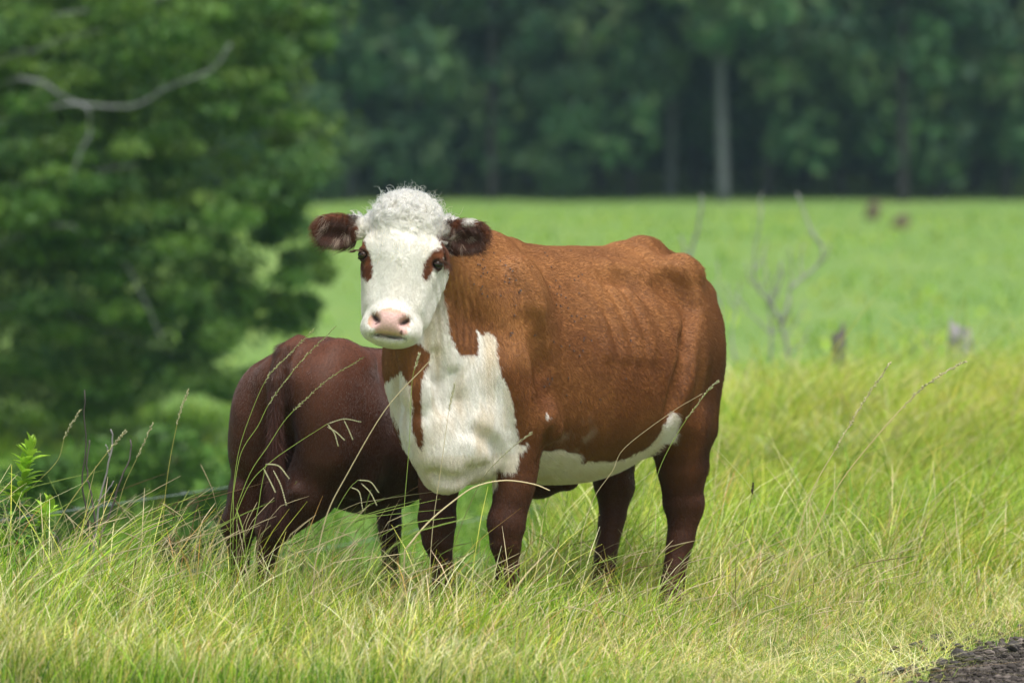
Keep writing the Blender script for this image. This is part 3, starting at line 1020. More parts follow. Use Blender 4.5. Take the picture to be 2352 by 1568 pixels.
def cow_flow(P, N, M):
    """lie of the hair"""
    z = M['z'][:, None]
    d = UA * np.clip(0.9 - 0.2 * (1.2 - z), 0.1, 1) - UZ * np.clip(1.55 - z, 0.35, 1.6)
    legs = (M['z'] < 0.55)[:, None]
    d = np.where(legs & ~M['belly'][:, None], -UZ + 0.15 * UA, d)
    d = np.where(M['belly'][:, None], -0.55 * UZ + UA, d)
    frontal = ((M['a'] < -0.05) & (M['z'] < 1.25))[:, None]
    d = np.where(frontal, -UZ + 0.25 * np.array([1.0, 0, 0]), d)
    r, f = M['r'][:, None], M['f'][:, None]
    dh = HR * (r * 3.5) + HF * np.where(f > 0.03, 1.0, np.where(f > -0.02, (f - 0.0) * 20, -0.8))
    d = np.where(M['head'][:, None], dh, d)
    for s in (1, -1):
        base, cen, tip, ax = EAR[s]
        dd = P - cen
        near = (M['ear'] & (np.linalg.norm(dd, axis=1) < 0.14))[:, None]
        d = np.where(near, ax[0] * 0.7 + ax[1] * 0.6 * np.clip((dd @ ax[1])[:, None] * 25, -0.5, 1) - 0.35 * UZ, d)
    d = nrm(d) + 0.16 * np.stack([fbm(P, 9.0, s_) for s_ in (61, 62, 63)], -1) + 0.09 * RNG.normal(size=P.shape)
    return tangent(d, N)


skin_mat = attr_mat('short_hair_hide', rough=0.55, spec=0.2, noise=0.12, nscale=120.0, bump=0.25)
coat_mat = attr_mat('coat_hair', rough=0.38, spec=0.45, trans=0.16)
curl_mat = attr_mat('curly_hair', rough=0.45, spec=0.35, trans=0.65)
N_, L_ = curl_mat.node_tree.nodes, curl_mat.node_tree.links
hb = N_.new('ShaderNodeBsdfHairPrincipled')
hb.parametrization = 'COLOR'
hb.inputs['IOR'].default_value = 1.3
hb.inputs['Roughness'].default_value = 0.5
hb.inputs['Radial Roughness'].default_value = 0.6
L_.new([n for n in N_ if n.type == 'ATTRIBUTE'][0].outputs['Color'], hb.inputs['Color'])
L_.new(hb.outputs[0], [n for n in N_ if n.type == 'OUTPUT_MATERIAL'][0].inputs['Surface'])
eye_mat = flat_mat('dark_wet_eye', (0.008, 0.006, 0.006), rough=0.06, spec=0.6, noise=0, bump=0)
lash_mat = flat_mat('lash_hair', (0.10, 0.05, 0.03), rough=0.5, noise=0, bump=0)

# ------------------------------------------------------------------ cow: one body mesh, its coat, curls, lashes and eyes
cow = empty('cow', tuple(B(0.5, 0, -0.1)))
tag(cow, 'big brown cow with a curly white face, standing side-on and looking at the camera', 'cow')


def under(o, root):
    o.parent = root
    o.matrix_parent_inverse = root.matrix_basis.inverted()
    return o


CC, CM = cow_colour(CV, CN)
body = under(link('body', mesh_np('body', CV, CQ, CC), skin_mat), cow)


def cow_weight(c):
    q = P2(c)
    w = np.where(c[:, 1] - (22.1 + 0.78 * (c[:, 0] + 0.16) / 0.616 * 0.6) < 0.45, 1.0, 0.5)
    hd = (q[:, 0] > 800) & (q[:, 0] < 1020) & (q[:, 1] < 800) & (c[:, 1] < 21.75)
    return np.where(hd, 2.2, w)


def coat(field, V, Q, n, colour, flow, weight, name, root, base_len, seed, mat=None):
    rng = np.random.default_rng(seed)
    P = scatter_on(V, Q, n, rng, weight)
    N = field.normal(P)
    keep = N[:, 1] < 0.45
    P, N = P[keep], N[keep]
    C, M = colour(P + 0.0035 * rng.normal(size=P.shape), N)
    D = flow(P, N, M)
    L = base_len(P, N, M) * rng.uniform(0.7, 1.25, len(P))
    ok = L > 0.002
    P, N, C, D, L = P[ok], N[ok], C[ok], D[ok], L[ok]
    C = C * rng.uniform(0.90, 1.09, (len(P), 1))
    o = strands(name, P - N * 0.001, D, N, L, 0.00038, np.clip(C, 0.003, 0.86), mat or coat_mat, None, 4, lift=rng.uniform(0.16, 0.34, len(P)))
    return under(o, root)


def cow_len(P, N, M):
    L = np.full(len(P), 0.0145)
    L = np.where(M['z'] < 0.55, 0.012, L)
    L = np.where(M['belly'], 0.028, L)
    L = np.where(M['front'], 0.021, L)
    L = np.where((M['a'] > 1.1) & (M['z'] > 0.5), 0.024, L)
    L = np.where(M['head'], 0.012, L)
    L = np.where(M['head'] & (M['f'] < -0.06) & (np.abs(M['r']) < 0.09), 0.0, L)
    L = np.where(M['nose'], 0.0, L)
    for s in (1, -1):
        base, cen, tip, ax = EAR[s]
        low = np.clip(((P - cen) @ ax[1]) / 0.06, 0, 1)
        L = np.where(M['ear'] & (np.linalg.norm(P - cen, axis=1) < 0.14), 0.026 + 0.026 * low * (0.6 + 0.8 * np.abs(fbm(P, 45.0, 66))), L)
    L = np.where(M['z'] < -0.045, 0.0, L)
    for s in (1, -1):
        de = np.linalg.norm(P - EYE[s], axis=1)
        L = np.where(de < 0.045, 0.005, L)
        L = np.where(de < 0.026, 0.0, L)
    return L


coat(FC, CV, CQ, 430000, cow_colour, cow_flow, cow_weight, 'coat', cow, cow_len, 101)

# curly poll and forehead
rng = np.random.default_rng(5)


def poll_weight(c):
    r, f, n = head_coords(c)
    q = (f < 0.02 + 0.04 * fbm(c, 25, 5)) & (np.abs(r) < 0.19) & (n > -0.26) & (c[:, 1] < 21.8) & (f > -0.34)
    for s in (1, -1):
        base, cen, tip, ax = EAR[s]
        q &= (c - cen) @ ax[0] < (-0.066 if s > 0 else -0.08)
    q &= ~((np.abs(r) > 0.125) & (f > -0.06))
    for s in (1, -1):
        q &= np.linalg.norm(c - EYE[s], axis=1) > 0.07
    return q * np.clip((0.035 - f) / 0.13, 0.10, 1)


NL = 1000
GP = scatter_on(CV, CQ, NL, rng, poll_weight)                # one guide for each lock
GN = FC.normal(GP)
gr, gf, gn = head_coords(GP)
gup = np.clip((-gf - 0.05) / 0.14, 0, 1)
ga = rng.uniform(-1, 1, NL) * (0.40 + 1.6 * gup) + 0.9 * fbm(GP, 9.0, 74)
gd = HR[None] * (np.sin(ga) * 0.9 + gr * 1.5)[:, None] - HF[None] * (np.cos(ga) * np.where(gf < -0.02, 1, -0.5))[:, None]
GD = tangent(gd, GN)
GS = np.cross(GN, GD)
GL = (0.024 + 0.040 * np.clip((-gf + 0.03) / 0.12, 0, 1)) * rng.uniform(0.75, 1.25, NL)
NPT = 14
tt = np.linspace(0, 1, NPT)[None, :]
gph, gfr = rng.uniform(0, 6.28, NL)[:, None], (1.05 + 0.45 * gup * rng.uniform(0.5, 1.5, NL))[:, None]
gamp = (0.0036 + 0.0082 * gup)[:, None]
ease = np.minimum(1, tt * 2.2)
GA = np.sin(gph + 2 * np.pi * gfr * tt) * gamp * ease
GB = (np.cos(gph + 2 * np.pi * gfr * tt) * gamp * (0.10 + 0.90 * gup[:, None])) * ease + (0.001 + 0.012 * gup)[:, None] * np.sin(tt * 2.4)
GU = GL[:, None] * tt * (1 - 0.35 * gup[:, None] * tt)
guide = GP[:, None] + GD[:, None] * GU[..., None] + GS[:, None] * GA[..., None] + GN[:, None] * GB[..., None]
PER = 19
li = np.repeat(np.arange(NL), PER)
off = rng.normal(size=(NL * PER, 2)) * 0.0042
wd = (1 - 0.55 * tt)[..., None]
frz = np.cumsum(rng.normal(size=(NL * PER, NPT, 3)) * 0.00035, axis=1)
stray = (rng.random(NL * PER) < 0.05)[:, None, None] * np.cumsum(rng.normal(size=(NL * PER, 1, 3)) * 0.0012 + GN[li][:, None] * 0.0009 + np.zeros((1, NPT, 1)), axis=1)
CP = guide[li] + (GS[li] * off[:, :1] + GD[li] * off[:, 1:])[:, None] * wd + frz + stray
hc = bpy.data.hair_curves.new('forelock')
hc.add_curves([NPT] * len(li))
hc.points.foreach_set('position', CP.astype(np.float32).ravel())
hc.points.foreach_set('radius', np.broadcast_to(0.00058 * (1 - 0.6 * np.linspace(0, 1, NPT) ** 2), (len(li), NPT)).astype(np.float32).ravel())
lc = (np.array([0.94, 0.85, 0.69]) * (1 - 0.22 * rng.random((NL, 1)) ** 3))[li] * rng.uniform(0.85, 1.08, (len(li), 1)) * np.array([1, 0.99, 0.95]) ** rng.uniform(0, 3, (NL, 1))[li]
at = hc.attributes.new('col', 'FLOAT_COLOR', 'CURVE')
at.data.foreach_set('color', np.concatenate([np.clip(lc, 0, 0.955), np.ones((len(li), 1))], 1).astype(np.float32).ravel())
under(link('forelock', hc, curl_mat), cow)

# long wisps inside the ears
for s in (1, -1):
    base, cen, tip, ax = EAR[s]
    nw = 1500
    a_, b_ = rng.uniform(-0.075, 0.06, nw), rng.uniform(-0.042, 0.045, nw)
    rt = cen + a_[:, None] * ax[0] + b_[:, None] * ax[1] + 0.002 * ax[2]
    for _ in range(6):
        rt = rt - FC.normal(rt) * FC.sample(rt)[:, None]
    nn = FC.normal(rt)
    ok = (nn @ ax[2] > 0.1)
    rt, nn = rt[ok], nn[ok]
    cl_ = fbm(rt, 40.0, 67)
    dl = nrm(ax[0] * 0.45 + ax[1] * (0.75 + 0.7 * cl_[:, None]) + ax[2] * 0.45 + 0.18 * rng.normal(size=rt.shape))
    pale = (fbm(rt, 26.0, 68) > 0.27)[:, None] & (rng.random((len(rt), 1)) < 0.75)
    cw = np.where(pale, np.array([0.34, 0.25, 0.19]), np.array([0.075, 0.026, 0.012])) * rng.uniform(0.6, 1.4, (len(rt), 1))
    under(strands('ear_hair', rt, tangent(dl, nn), nn, rng.uniform(0.03, 0.062, len(rt)), 0.00055, cw, coat_mat, None, 7, lift=0.42), cow)

for s in (1, -1):
    bm_u, bm_v = np.meshgrid(np.linspace(0, 2 * np.pi, 17)[:-1], np.linspace(0, np.pi, 10))
    R_ = np.array([0.0205, 0.0170, 0.020])
    S_ = np.stack([np.cos(bm_u) * np.sin(bm_v), np.cos(bm_v), np.sin(bm_u) * np.sin(bm_v)], -1).reshape(-1, 3) * R_
    V_ = EYE[s] + 0.0055 * EYD[s] + S_[:, :1] * HR + S_[:, 1:2] * HF + S_[:, 2:] * HN
    Q_ = [(i * 16 + j, i * 16 + (j + 1) % 16, (i + 1) * 16 + (j + 1) % 16, (i + 1) * 16 + j) for i in range(9) for j in range(16)]
    under(link('eye', mesh_np('eye', V_, np.array(Q_)), eye_mat), cow)
    nl = 70
    th = rng.uniform(-1.25, 1.25, nl)
    rt = EYE[s] + 0.018 * EYD[s] + (np.sin(th) * 0.024)[:, None] * HR - (np.cos(th) * 0.019)[:, None] * HF
    dl = nrm(EYD[s] * 0.9 + np.sin(th)[:, None] * HR * 0.6 + s * HR * 0.5 + HF * 0.25 + 0.15 * rng.normal(size=(nl, 3)))
    under(strands('eyelashes', rt, dl, np.tile(-HF, (nl, 1)), rng.uniform(0.022, 0.034, nl), 0.0006, np.tile([0.1, 0.05, 0.03], (nl, 1)), lash_mat, None, 5, lift=-0.15), cow)

# ------------------------------------------------------------------ calf
RED = np.array([0.090, 0.031, 0.015])


def calf_colour(P, N):
    d = P - KO
    a, b, z = d @ KA, d @ KB, P[:, 2]
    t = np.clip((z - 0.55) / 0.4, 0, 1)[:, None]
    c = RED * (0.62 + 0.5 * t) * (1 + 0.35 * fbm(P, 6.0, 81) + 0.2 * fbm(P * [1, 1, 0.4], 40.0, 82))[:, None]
    tail = np.exp(-(((a + 0.095) / 0.05) ** 2 + (b / 0.06) ** 2))[:, None]
    c = c * (1 - 0.35 * tail)
    c = np.where((z < -0.045)[:, None], np.array([0.03, 0.025, 0.022]), c)
    return np.clip(c, 0.004, 0.5), dict(a=a, b=b, z=z, tail=tail[:, 0])


def calf_flow(P, N, M):
    d = -0.8 * KA * np.clip(M['z'][:, None] - 0.3, 0, 1) - UZ * (1.1 - 0.5 * M['z'][:, None])
    d = np.where((M['tail'] > 0.4)[:, None], -UZ, d)
    return tangent(nrm(d) + 0.2 * np.stack([fbm(P, 10.0, s_) for s_ in (91, 92, 93)], -1) + 0.1 * RNG.normal(size=P.shape), N)


calf = empty('calf', tuple(K(0.4, 0, -0.1)))
tag(calf, 'dark red calf seen from behind, nursing under the brown and white cow', 'calf')
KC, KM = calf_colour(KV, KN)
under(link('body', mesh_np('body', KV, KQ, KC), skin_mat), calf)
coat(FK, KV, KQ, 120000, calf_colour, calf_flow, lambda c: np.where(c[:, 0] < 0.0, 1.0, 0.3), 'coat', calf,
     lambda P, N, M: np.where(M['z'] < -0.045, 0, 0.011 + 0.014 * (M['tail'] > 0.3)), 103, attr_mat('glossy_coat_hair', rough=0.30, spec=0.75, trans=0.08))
# hair of the tail
nt = 5000
u = rng.random(nt)
tp = spline([K(-0.05, -0.005, 0.99), K(-0.10, -0.01, 0.88), K(-0.105, -0.012, 0.70), K(-0.10, -0.01, 0.52), K(-0.095, -0.005, 0.36)], 200)[(u * 199).astype(int)]
nn = nrm(np.stack([rng.normal(size=nt), -np.abs(rng.normal(size=nt)), 0.2 * rng.normal(size=nt)], -1))
tl = (0.025 + 0.075 * np.clip((u - 0.25) / 0.5, 0, 1)) * rng.uniform(0.6, 1.2, nt)
td = tangent(-UZ + 0.12 * rng.normal(size=(nt, 3)), nn)
tc = np.array([0.075, 0.024, 0.014]) * rng.uniform(0.6, 1.5, (nt, 1))
under(strands('tail_hair', tp + nn * 0.022, td, nn, tl, 0.0006, tc, coat_mat, None, 6, lift=0.06), calf)
# ------------------------------------------------------------------ grass
grass_mat = attr_mat('grass_blade', rough=0.5, spec=0.25, trans=0.38)
dry_mat = attr_mat('dry_stem', rough=0.6, spec=0.2, trans=0.12)
leaf_mat = attr_mat('tree_leaf', rough=0.5, spec=0.25, trans=0.30)
bark_mat = attr_mat('bark', rough=0.85, spec=0.1, noise=0.25, nscale=9, bump=0.6)

G_GREEN, G_LIME, G_YEL, G_STRAW, G_DARK, G_RUST = (np.array(c) for c in ((0.16, 0.32, 0.022), (0.37, 0.53, 0.040), (0.58, 0.60, 0.11), (0.72, 0.64, 0.36), (0.045, 0.11, 0.014), (0.40, 0.20, 0.05)))


def blades(root, height, width, lean, bend, az, col_base, col_tip, rows=5, spike=None):
    """many blades as arrays: (n*rows*2) vertices; lean = metres of sideways tip shift (vector), bend = droop share"""
    n = len(root)
    t = np.linspace(0, 1, rows)
    up = np.stack([0 * t, 0 * t, t], -1)
    h = height[:, None, None]
    ctr = root[:, None] + h * up[None] * (1 - 0.35 * bend[:, None, None] * (t ** 2)[None, :, None]) + lean[:, None] * (t ** 1.8)[None, :, None]
    side = np.stack([np.cos(az), np.sin(az), 0 * az], -1)[:, None]
    wt = (1 - t ** 1.6) * 0.9 + 0.1 if spike is None else spike
    w = (width[:, None] * wt[None])[..., None] * 0.5
    V = np.stack([ctr - side * w, ctr + side * w], 2)
    C = col_base[:, None] * (1 - t)[None, :, None] + col_tip[:, None] * t[None, :, None]
    C = np.repeat(C[:, :, None], 2, 2)
    k = (np.arange(n) * rows * 2)[:, None]
    r = np.arange(rows - 1)[None] * 2
    Q = np.stack([k + r, k + r + 1, k + r + 3, k + r + 2], -1).reshape(-1, 4)
    return V.reshape(-1, 3), Q, C.reshape(-1, 3)


def pick(rg, n, cols, w):
    i = rg.choice(len(cols), n, p=np.array(w) / sum(w))
    return np.array(cols)[i] * rg.uniform(0.75, 1.25, (n, 1)) * (1 + 0.08 * rg.normal(size=(n, 3)))


def clumpy(rg, n, x0, x1, y0, y1, k, spread):
    """points gathered in tufts"""
    cx, cy = rg.uniform(x0, x1, k), rg.uniform(y0, y1, k)
    i = rg.integers(0, k, n)
    return cx[i] + rg.normal(size=n) * spread, cy[i] + rg.normal(size=n) * spread, i


def in_frame(x, y, m=0.15):
    return np.abs(x) < 0.0902 * y + m


def sward(name, label, seed, n, area, k, spread, hfun, wid, cols, cw, tips, tw, leanx, rows=5, mat=None, spike=None, bendr=(0.1, 1.1), mix=0.5, keep=None, iso=0.42, tail=1.7):
    rg = np.random.default_rng(seed)
    x0, x1, y0, y1 = area
    na = int(n * mix)
    xa, ya, _ = clumpy(rg, na, x0, x1, y0, y1, k, spread)
    x = np.concatenate([xa, rg.uniform(x0, x1, n - na)])
    y = np.concatenate([ya, rg.uniform(y0, y1, n - na)])
    hh = hfun(x, y)
    ok = in_frame(x, y, 0.75) & (hh > 0.012) & (y > y0 - 0.2)
    if keep is not None:
        ok &= rg.random(n) < keep(x, y)
    x, y, hh = x[ok], y[ok], hh[ok]
    n = len(x)
    hh = hh * (0.45 + 0.7 * rg.random(n) + tail * rg.random(n) ** 10)
    P = np.stack([x, y, 0 * x], -1)
    root = np.stack([x, y, gz(x, y) - 0.01], -1)
    ln = np.stack([leanx * hh + iso * hh * rg.normal(size=n) + 0.35 * hh * fbm(P, 2.5, seed), iso * hh * rg.normal(size=n), -0.02 * hh], -1)
    bd = rg.uniform(*bendr, n)
    ln *= (0.6 + bd)[:, None]
    patch = fbm(P, 1.1, seed + 3)[:, None]
    hue = fbm(P, 0.9, seed + 8)[:, None] * 0.45
    tint = np.array([1.0, 1.0, 1.0]) + hue * np.array([1.0, 0.35, 0.6])
    cb = pick(rg, n, cols, cw)
    ct = pick(rg, n, tips, tw)
    f = (1 + 0.5 * patch) * tint
    V, Q, C = blades(root, hh, rg.uniform(*wid, n), ln, bd, rg.uniform(-0.9, 0.9, n), cb * f, ct * f, rows, spike)
    return tag(link(name, mesh_np(name, V, Q, np.clip(C, 0.005, 0.8)), mat or grass_mat), label, 'grass', kind='stuff')


def h_near(x, y):
    rd = road_dist(x, y)
    h = 0.145 + 0.03 * sstep(-1.2, -1.8, x) - 0.06 * sstep(-0.1, 1.0, x) * sstep(22.9, 21.9, y) + 0.13 * sstep(22.9, 24.2, y) * (x > 0)
    h = h * (1 - 0.6 * sstep(-1.1, -0.15, rd))
    P = np.stack([x, y, 0 * x], -1)
    h = h * (1 + 0.75 * fbm(P, 1.6, 17))
    h = h * (1 - 0.25 * sstep(21.4, 20.0, y) * sstep(-0.6, 0.6, x))
    return h * (rd < 0.02)


def near_keep(x, y):
    cr = sstep(24.6, 23.9, y) + (x > 0.1)
    return np.clip(cr, 0, 1)


sward('grass', 'long green and yellow grass around the hooves of the cow and calf', 11, 72000, (-3.0, 2.6, 19.3, 25.2), 700, 0.055, h_near, (0.0026, 0.0062),
      [G_GREEN, G_LIME, G_DARK, G_YEL], [5, 2, 4, 1], [G_GREEN, G_LIME, G_YEL, G_STRAW, G_DARK], [4, 5, 3, 2, 1.2], 0.11, 5, keep=near_keep, bendr=(0.0, 0.8))  # extra dark green at the blade feet paints in shade between blades
sward('broad_grass', 'broader arching green blades scattered through the grass in front', 17, 10000, (-3.0, 2.0, 20.0, 24.8), 330, 0.05, lambda x, y: h_near(x, y) * (2.0 - 0.6 * sstep(0.3, 1.2, x)) * (1 + 0.8 * fbm(np.stack([x, y, 0 * x], -1), 2.0, 37)), (0.0050, 0.0100),
      [G_GREEN, G_DARK, G_LIME], [5, 3, 3], [G_LIME, G_GREEN, G_YEL], [6, 4, 2], 0.30, 8, keep=near_keep, bendr=(0.1, 1.3), mix=0.9, tail=0.4, iso=0.35)
sward('straw_litter', 'dead straw lying flat and tangled among the short grass', 20, 15000, (-2.6, 2.3, 19.8, 24.6), 400, 0.08, lambda x, y: np.where(road_dist(x, y) < -0.02, 0.15, 0), (0.0016, 0.0034),
      [G_STRAW, G_YEL, G_RUST], [5, 3, 1], [G_STRAW, G_YEL, G_LIME], [5, 3, 1], 0.3, 6, mat=dry_mat, keep=near_keep, bendr=(0.6, 2.0), iso=1.1)
sward('dry_grass', 'thin straw coloured dry grass stems among the green blades', 12, 29000, (-3.0, 2.6, 19.3, 25.0), 500, 0.07, lambda x, y: h_near(x, y) * 1.35, (0.0012, 0.0026),
      [G_STRAW, G_YEL, G_RUST, G_LIME], [5, 4, 1, 2], [G_STRAW, G_YEL, G_RUST], [6, 3, 1], 0.26, 6, mat=dry_mat, spike=np.array([1, .9, .8, .8, 1.4, .5]), keep=near_keep, bendr=(0.0, 0.6))
sward('ground_cover', 'short dense turf at the foot of the taller grass', 13, 62000, (-3.0, 2.8, 19.3, 24.8), 900, 0.05,
      lambda x, y: np.where(road_dist(x, y) < 0.12, 0.055 + 0.05 * sstep(0.1, -0.8, road_dist(x, y)), 0), (0.002, 0.005),
      [G_GREEN, G_DARK, G_YEL, G_STRAW], [4, 2, 2, 2], [G_GREEN, G_LIME, G_STRAW], [4, 3, 3], 0.1, 3, bendr=(0.5, 2.2))
sward('long_grass', 'tall blurred yellow-green grass along the fence behind the cow', 14, 84000, (0.0, 5.0, 24.4, 39.0), 900, 0.16,
      lambda x, y: (0.38 + 0.20 * sstep(27, 36, y) * sstep(0.5, 1.8, x)) * (1 + 0.75 * fbm(np.stack([x, y, 0 * x], -1), 0.8, 19)) * sstep(-0.2, 0.4, x - 0.02 * (y - 25)) * (road_dist(x, y) < -0.2), (0.006, 0.013),
      [G_GREEN, G_LIME, G_YEL, G_DARK], [4, 4, 2, 3], [G_LIME, G_YEL, G_STRAW, G_GREEN], [6, 4, 1.5, 2], 0.24, 4, tail=0.7)
sward('tussocks', 'shaggy yellow tussocks of long grass along the fence on the right', 18, 52000, (0.9, 5.0, 30.5, 36.8), 140, 0.22,
      lambda x, y: (0.70 + 0.14 * sstep(2.2, 3.2, x) + 0.26 * fbm(np.stack([x, y, 0 * x], -1), 1.2, 29)) * sstep(27, 32, y), (0.009, 0.018),
      [G_GREEN, G_YEL, G_DARK, G_LIME], [3, 4, 3, 3], [G_YEL, G_STRAW, G_LIME], [8, 5, 4], 0.36, 5, bendr=(0.6, 1.8), mix=1.0, tail=0.3)
sward('slope_grass', 'soft green grass in the hollow beyond the fence on the left', 15, 20000, (-7.5, 2.2, 25.5, 68.0), 700, 0.3,
      lambda x, y: 0.22 * (1 + 0.6 * fbm(np.stack([x, y, 0 * x], -1), 0.5, 23)) * sstep(0.6, -0.2, x - 0.03 * (y - 25)), (0.012, 0.03),
      [G_GREEN, G_DARK], [4, 4], [G_LIME, G_GREEN, G_DARK], [2, 5, 3], 0.1, 4)
sward('field_grass', 'tussocks of grass across the wide pasture behind', 16, 9000, (-14, 14, 44.0, 140.0), 1500, 0.5,
      lambda x, y: 0.12 * (1 + 0.7 * fbm(np.stack([x, y, 0 * x], -1), 0.4, 27)), (0.03, 0.07),
      [G_GREEN, G_LIME], [4, 2], [G_LIME, G_GREEN, G_YEL], [3, 4, 2], 0.1, 3)

# ------------------------------------------------------------------ single stems that stand out
SEED_C, STRAW_C, GREEN_C = np.array([0.55, 0.53, 0.33]), np.array([0.60, 0.50, 0.30]), np.array([0.30, 0.40, 0.09])


def stem_thing(pts, d, r, col, label, head=0.0, digits=None, col2=None, headc=None):
    pts = np.array([W(px, py, d) for px, py in pts])
    path = spline(pts, 26)
    base = path[0].copy()
    g = float(gz(base[0], base[1])) - 0.01
    if base[2] > g:
        path = np.vstack([[base + np.array([(base[0] - path[3][0]) * 0.3, 0, g - base[2]])], path])
        base = path[0].copy()
    root = empty('grass_stem', tuple(base))
    tag(root, label, 'grass stem', 'single tall grass stems')
    P = path - base
    t = np.linspace(0, 1, len(P))
    C = np.asarray(col)
    V, Q, T = tube(P, r * (1 - 0.45 * t), 5)
    cc = np.concatenate([np.repeat(C[None] * (1 - t[:, None]) + (col if col2 is None else col2) * t[:, None], 5, 0), [C], [C]])
    stem_o = link('stem', mesh_np('stem', V, [Q, T], cc), dry_mat, root)
    if head:
        mb = MB()
        rg = np.random.default_rng(int(pts[0][0] * 1000) % 9999)
        k0 = int(len(P) * (1 - head))
        seg = spline(P[k0:], 60)
        tg = nrm(np.gradient(seg, axis=0))
        for q in range(2, 58):
            off = nrm(rg.normal(size=3)) * r * 1.3
            dirn = nrm(tg[q] + nrm(off) * 0.45)
            L_ = 0.010 * rg.uniform(0.7, 1.2)
            mb.tube(np.array([seg[q] + off * .3, seg[q] + off + dirn * L_ * .5, seg[q] + off * 1.1 + dirn * L_]), [r * .55, r * .95, r * .2], 4, (SEED_C if headc is None else headc) * rg.uniform(0.7, 1.15))
        link('seed_head', mb.mesh('seed_head'), dry_mat, stem_o)
    for dg in digits or ():
        q = spline(np.array([W(px, py, d) for px, py in dg]) - base, 16)
        mb = MB()
        rg = np.random.default_rng(len(mb.V) + int(q[0][0] * 1e4) % 999)
        mb.tube(q, r * 0.6, 4, SEED_C)
        tg = nrm(np.gradient(q, axis=0))
        for k in range(1, 16):
            for s_ in (-1, 1):
                off = np.array([-tg[k][2], 0, tg[k][0]]) * s_ * r * 0.9
                mb.tube(np.array([q[k], q[k] + off + tg[k] * 0.003, q[k] + off * 1.1 + tg[k] * 0.008]), [r * .4, r * .8, r * .15], 4, SEED_C * rg.uniform(0.8, 1.2))
        link('seed_spike', mb.mesh('seed_spike'), dry_mat, stem_o)
    return root


stem_thing([(930, 1262), (983, 1200), (1042, 1150), (1092, 1117), (1158, 1103), (1224, 1111), (1263, 1126)], 20.95, 0.0034, STRAW_C * 1.25, 'pale arching grass stem bending over the front legs of the cow', 0.0)
stem_thing([(722, 1300), (752, 1179), (796, 1091), (884, 942), (972, 845), (988, 828)], 20.9, 0.0026, STRAW_C * 0.95, 'tan straight stem slanting from the calf up to the throat of the cow', 0.0)
stem_thing([(530, 1180), (545, 1052), (571, 964), (611, 872), (655, 823), (723, 753)], 21.7, 0.0015, GREEN_C, 'leftmost of three seed stems crossing the rump of the calf', 0.42)
stem_thing([(536, 1130), (554, 1039), (593, 977), (620, 924), (686, 836), (773, 748)], 21.65, 0.0017, GREEN_C, 'middle and longest of three seed stems crossing the rump of the calf', 0.42)
stem_thing([(545, 1160), (576, 1083), (615, 1025), (655, 964), (699, 920), (752, 872), (837, 819)], 21.6, 0.0016, GREEN_C, 'lowest of three seed stems reaching right across the calf', 0.42)
stem_thing([(530, 1210), (572, 1113), (620, 1062), (677, 1021), (752, 973)], 21.6, 0.0016, GREEN_C, 'green stem with four finger-like seed spikes in front of the calf', 0, [[(752, 973), (790, 962), (826, 968)], [(752, 973), (768, 995), (776, 1021)], [(752, 980), (772, 992), (789, 1008)], [(790, 964), (800, 985), (809, 1006)]])
stem_thing([(560, 1290), (590, 1180), (600, 1120), (585, 1078), (560, 1068), (611, 1065)][:3] + [(611, 1065)], 21.3, 0.0018, GREEN_C, 'drooping stem with three thick seed spikes low in front of the calf', 0, [[(611, 1065), (640, 1070), (662, 1096)], [(605, 1075), (618, 1100), (631, 1127)], [(628, 1080), (645, 1115), (657, 1157)]])
stem_thing([(735, 1300), (765, 1190), (800, 1125), (822, 1102)], 21.5, 0.0015, GREEN_C, 'short stem with two curled seed spikes under the belly of the calf', 0, [[(822, 1102), (850, 1106), (868, 1128)], [(830, 1110), (850, 1130), (864, 1157)], [(805, 1118), (825, 1130), (833, 1170)]])
stem_thing([(1775, 1515), (1799, 1358), (1824, 1258), (1866, 1126), (1922, 1026), (1986, 919), (2047, 830)], 21.7, 0.0030, np.array([0.62, 0.60, 0.22]), 'left of two very tall straw stems right of the cow', 0.36, None, STRAW_C)
stem_thing([(1800, 1370), (1820, 1316), (1866, 1233), (1924, 1118), (1990, 1030), (2089, 919), (2150, 868), (2220, 828)], 22.6, 0.0031, np.array([0.66, 0.55, 0.20]), 'right of two very tall straw stems bending away from the cow', 0.3, None, STRAW_C)
stem_thing([(1490, 1180), (1516, 1073), (1568, 976), (1621, 904), (1651, 873)], 21.9, 0.0017, GREEN_C, 'green seed stem crossing the hind leg up to the rump of the cow', 0.45)
stem_thing([(1335, 1230), (1363, 1145), (1407, 1081), (1435, 1028), (1540, 948), (1613, 904)], 21.8, 0.0013, STRAW_C, 'thin straw stem crossing the white belly towards the flank', 0.0)
stem_thing([(922, 1300), (928, 1170), (940, 1020), (946, 880), (958, 830), (963, 812)], 21.3, 0.0014, GREEN_C, 'upright thin green stem in front of the dark throat fold', 0.3)
stem_thing([(985, 1330), (995, 1200), (1012, 1080), (1030, 950), (1045, 880)], 21.1, 0.0014, STRAW_C, 'thin upright straw stem in front of the white breast', 0.25)
stem_thing([(1040, 1260), (1070, 1180), (1115, 1090), (1180, 1025), (1223, 992)], 21.3, 0.0014, np.array([0.2, 0.19, 0.08]), 'dark seeded stem crossing the white breast to the elbow', 0.5)
stem_thing([(1690, 1290), (1722, 1160), (1730, 1110)], 22.1, 0.0013, np.array([0.2, 0.17, 0.07]), 'short dark tipped stem just right of the hind leg', 0.3, None, None, np.array([0.08, 0.06, 0.04]))
stem_thing([(370, 1240), (385, 1090), (410, 960), (433, 895)], 22.4, 0.0018, np.array([0.40, 0.38, 0.10]), 'tall upright stem left of the calf', 0.4)
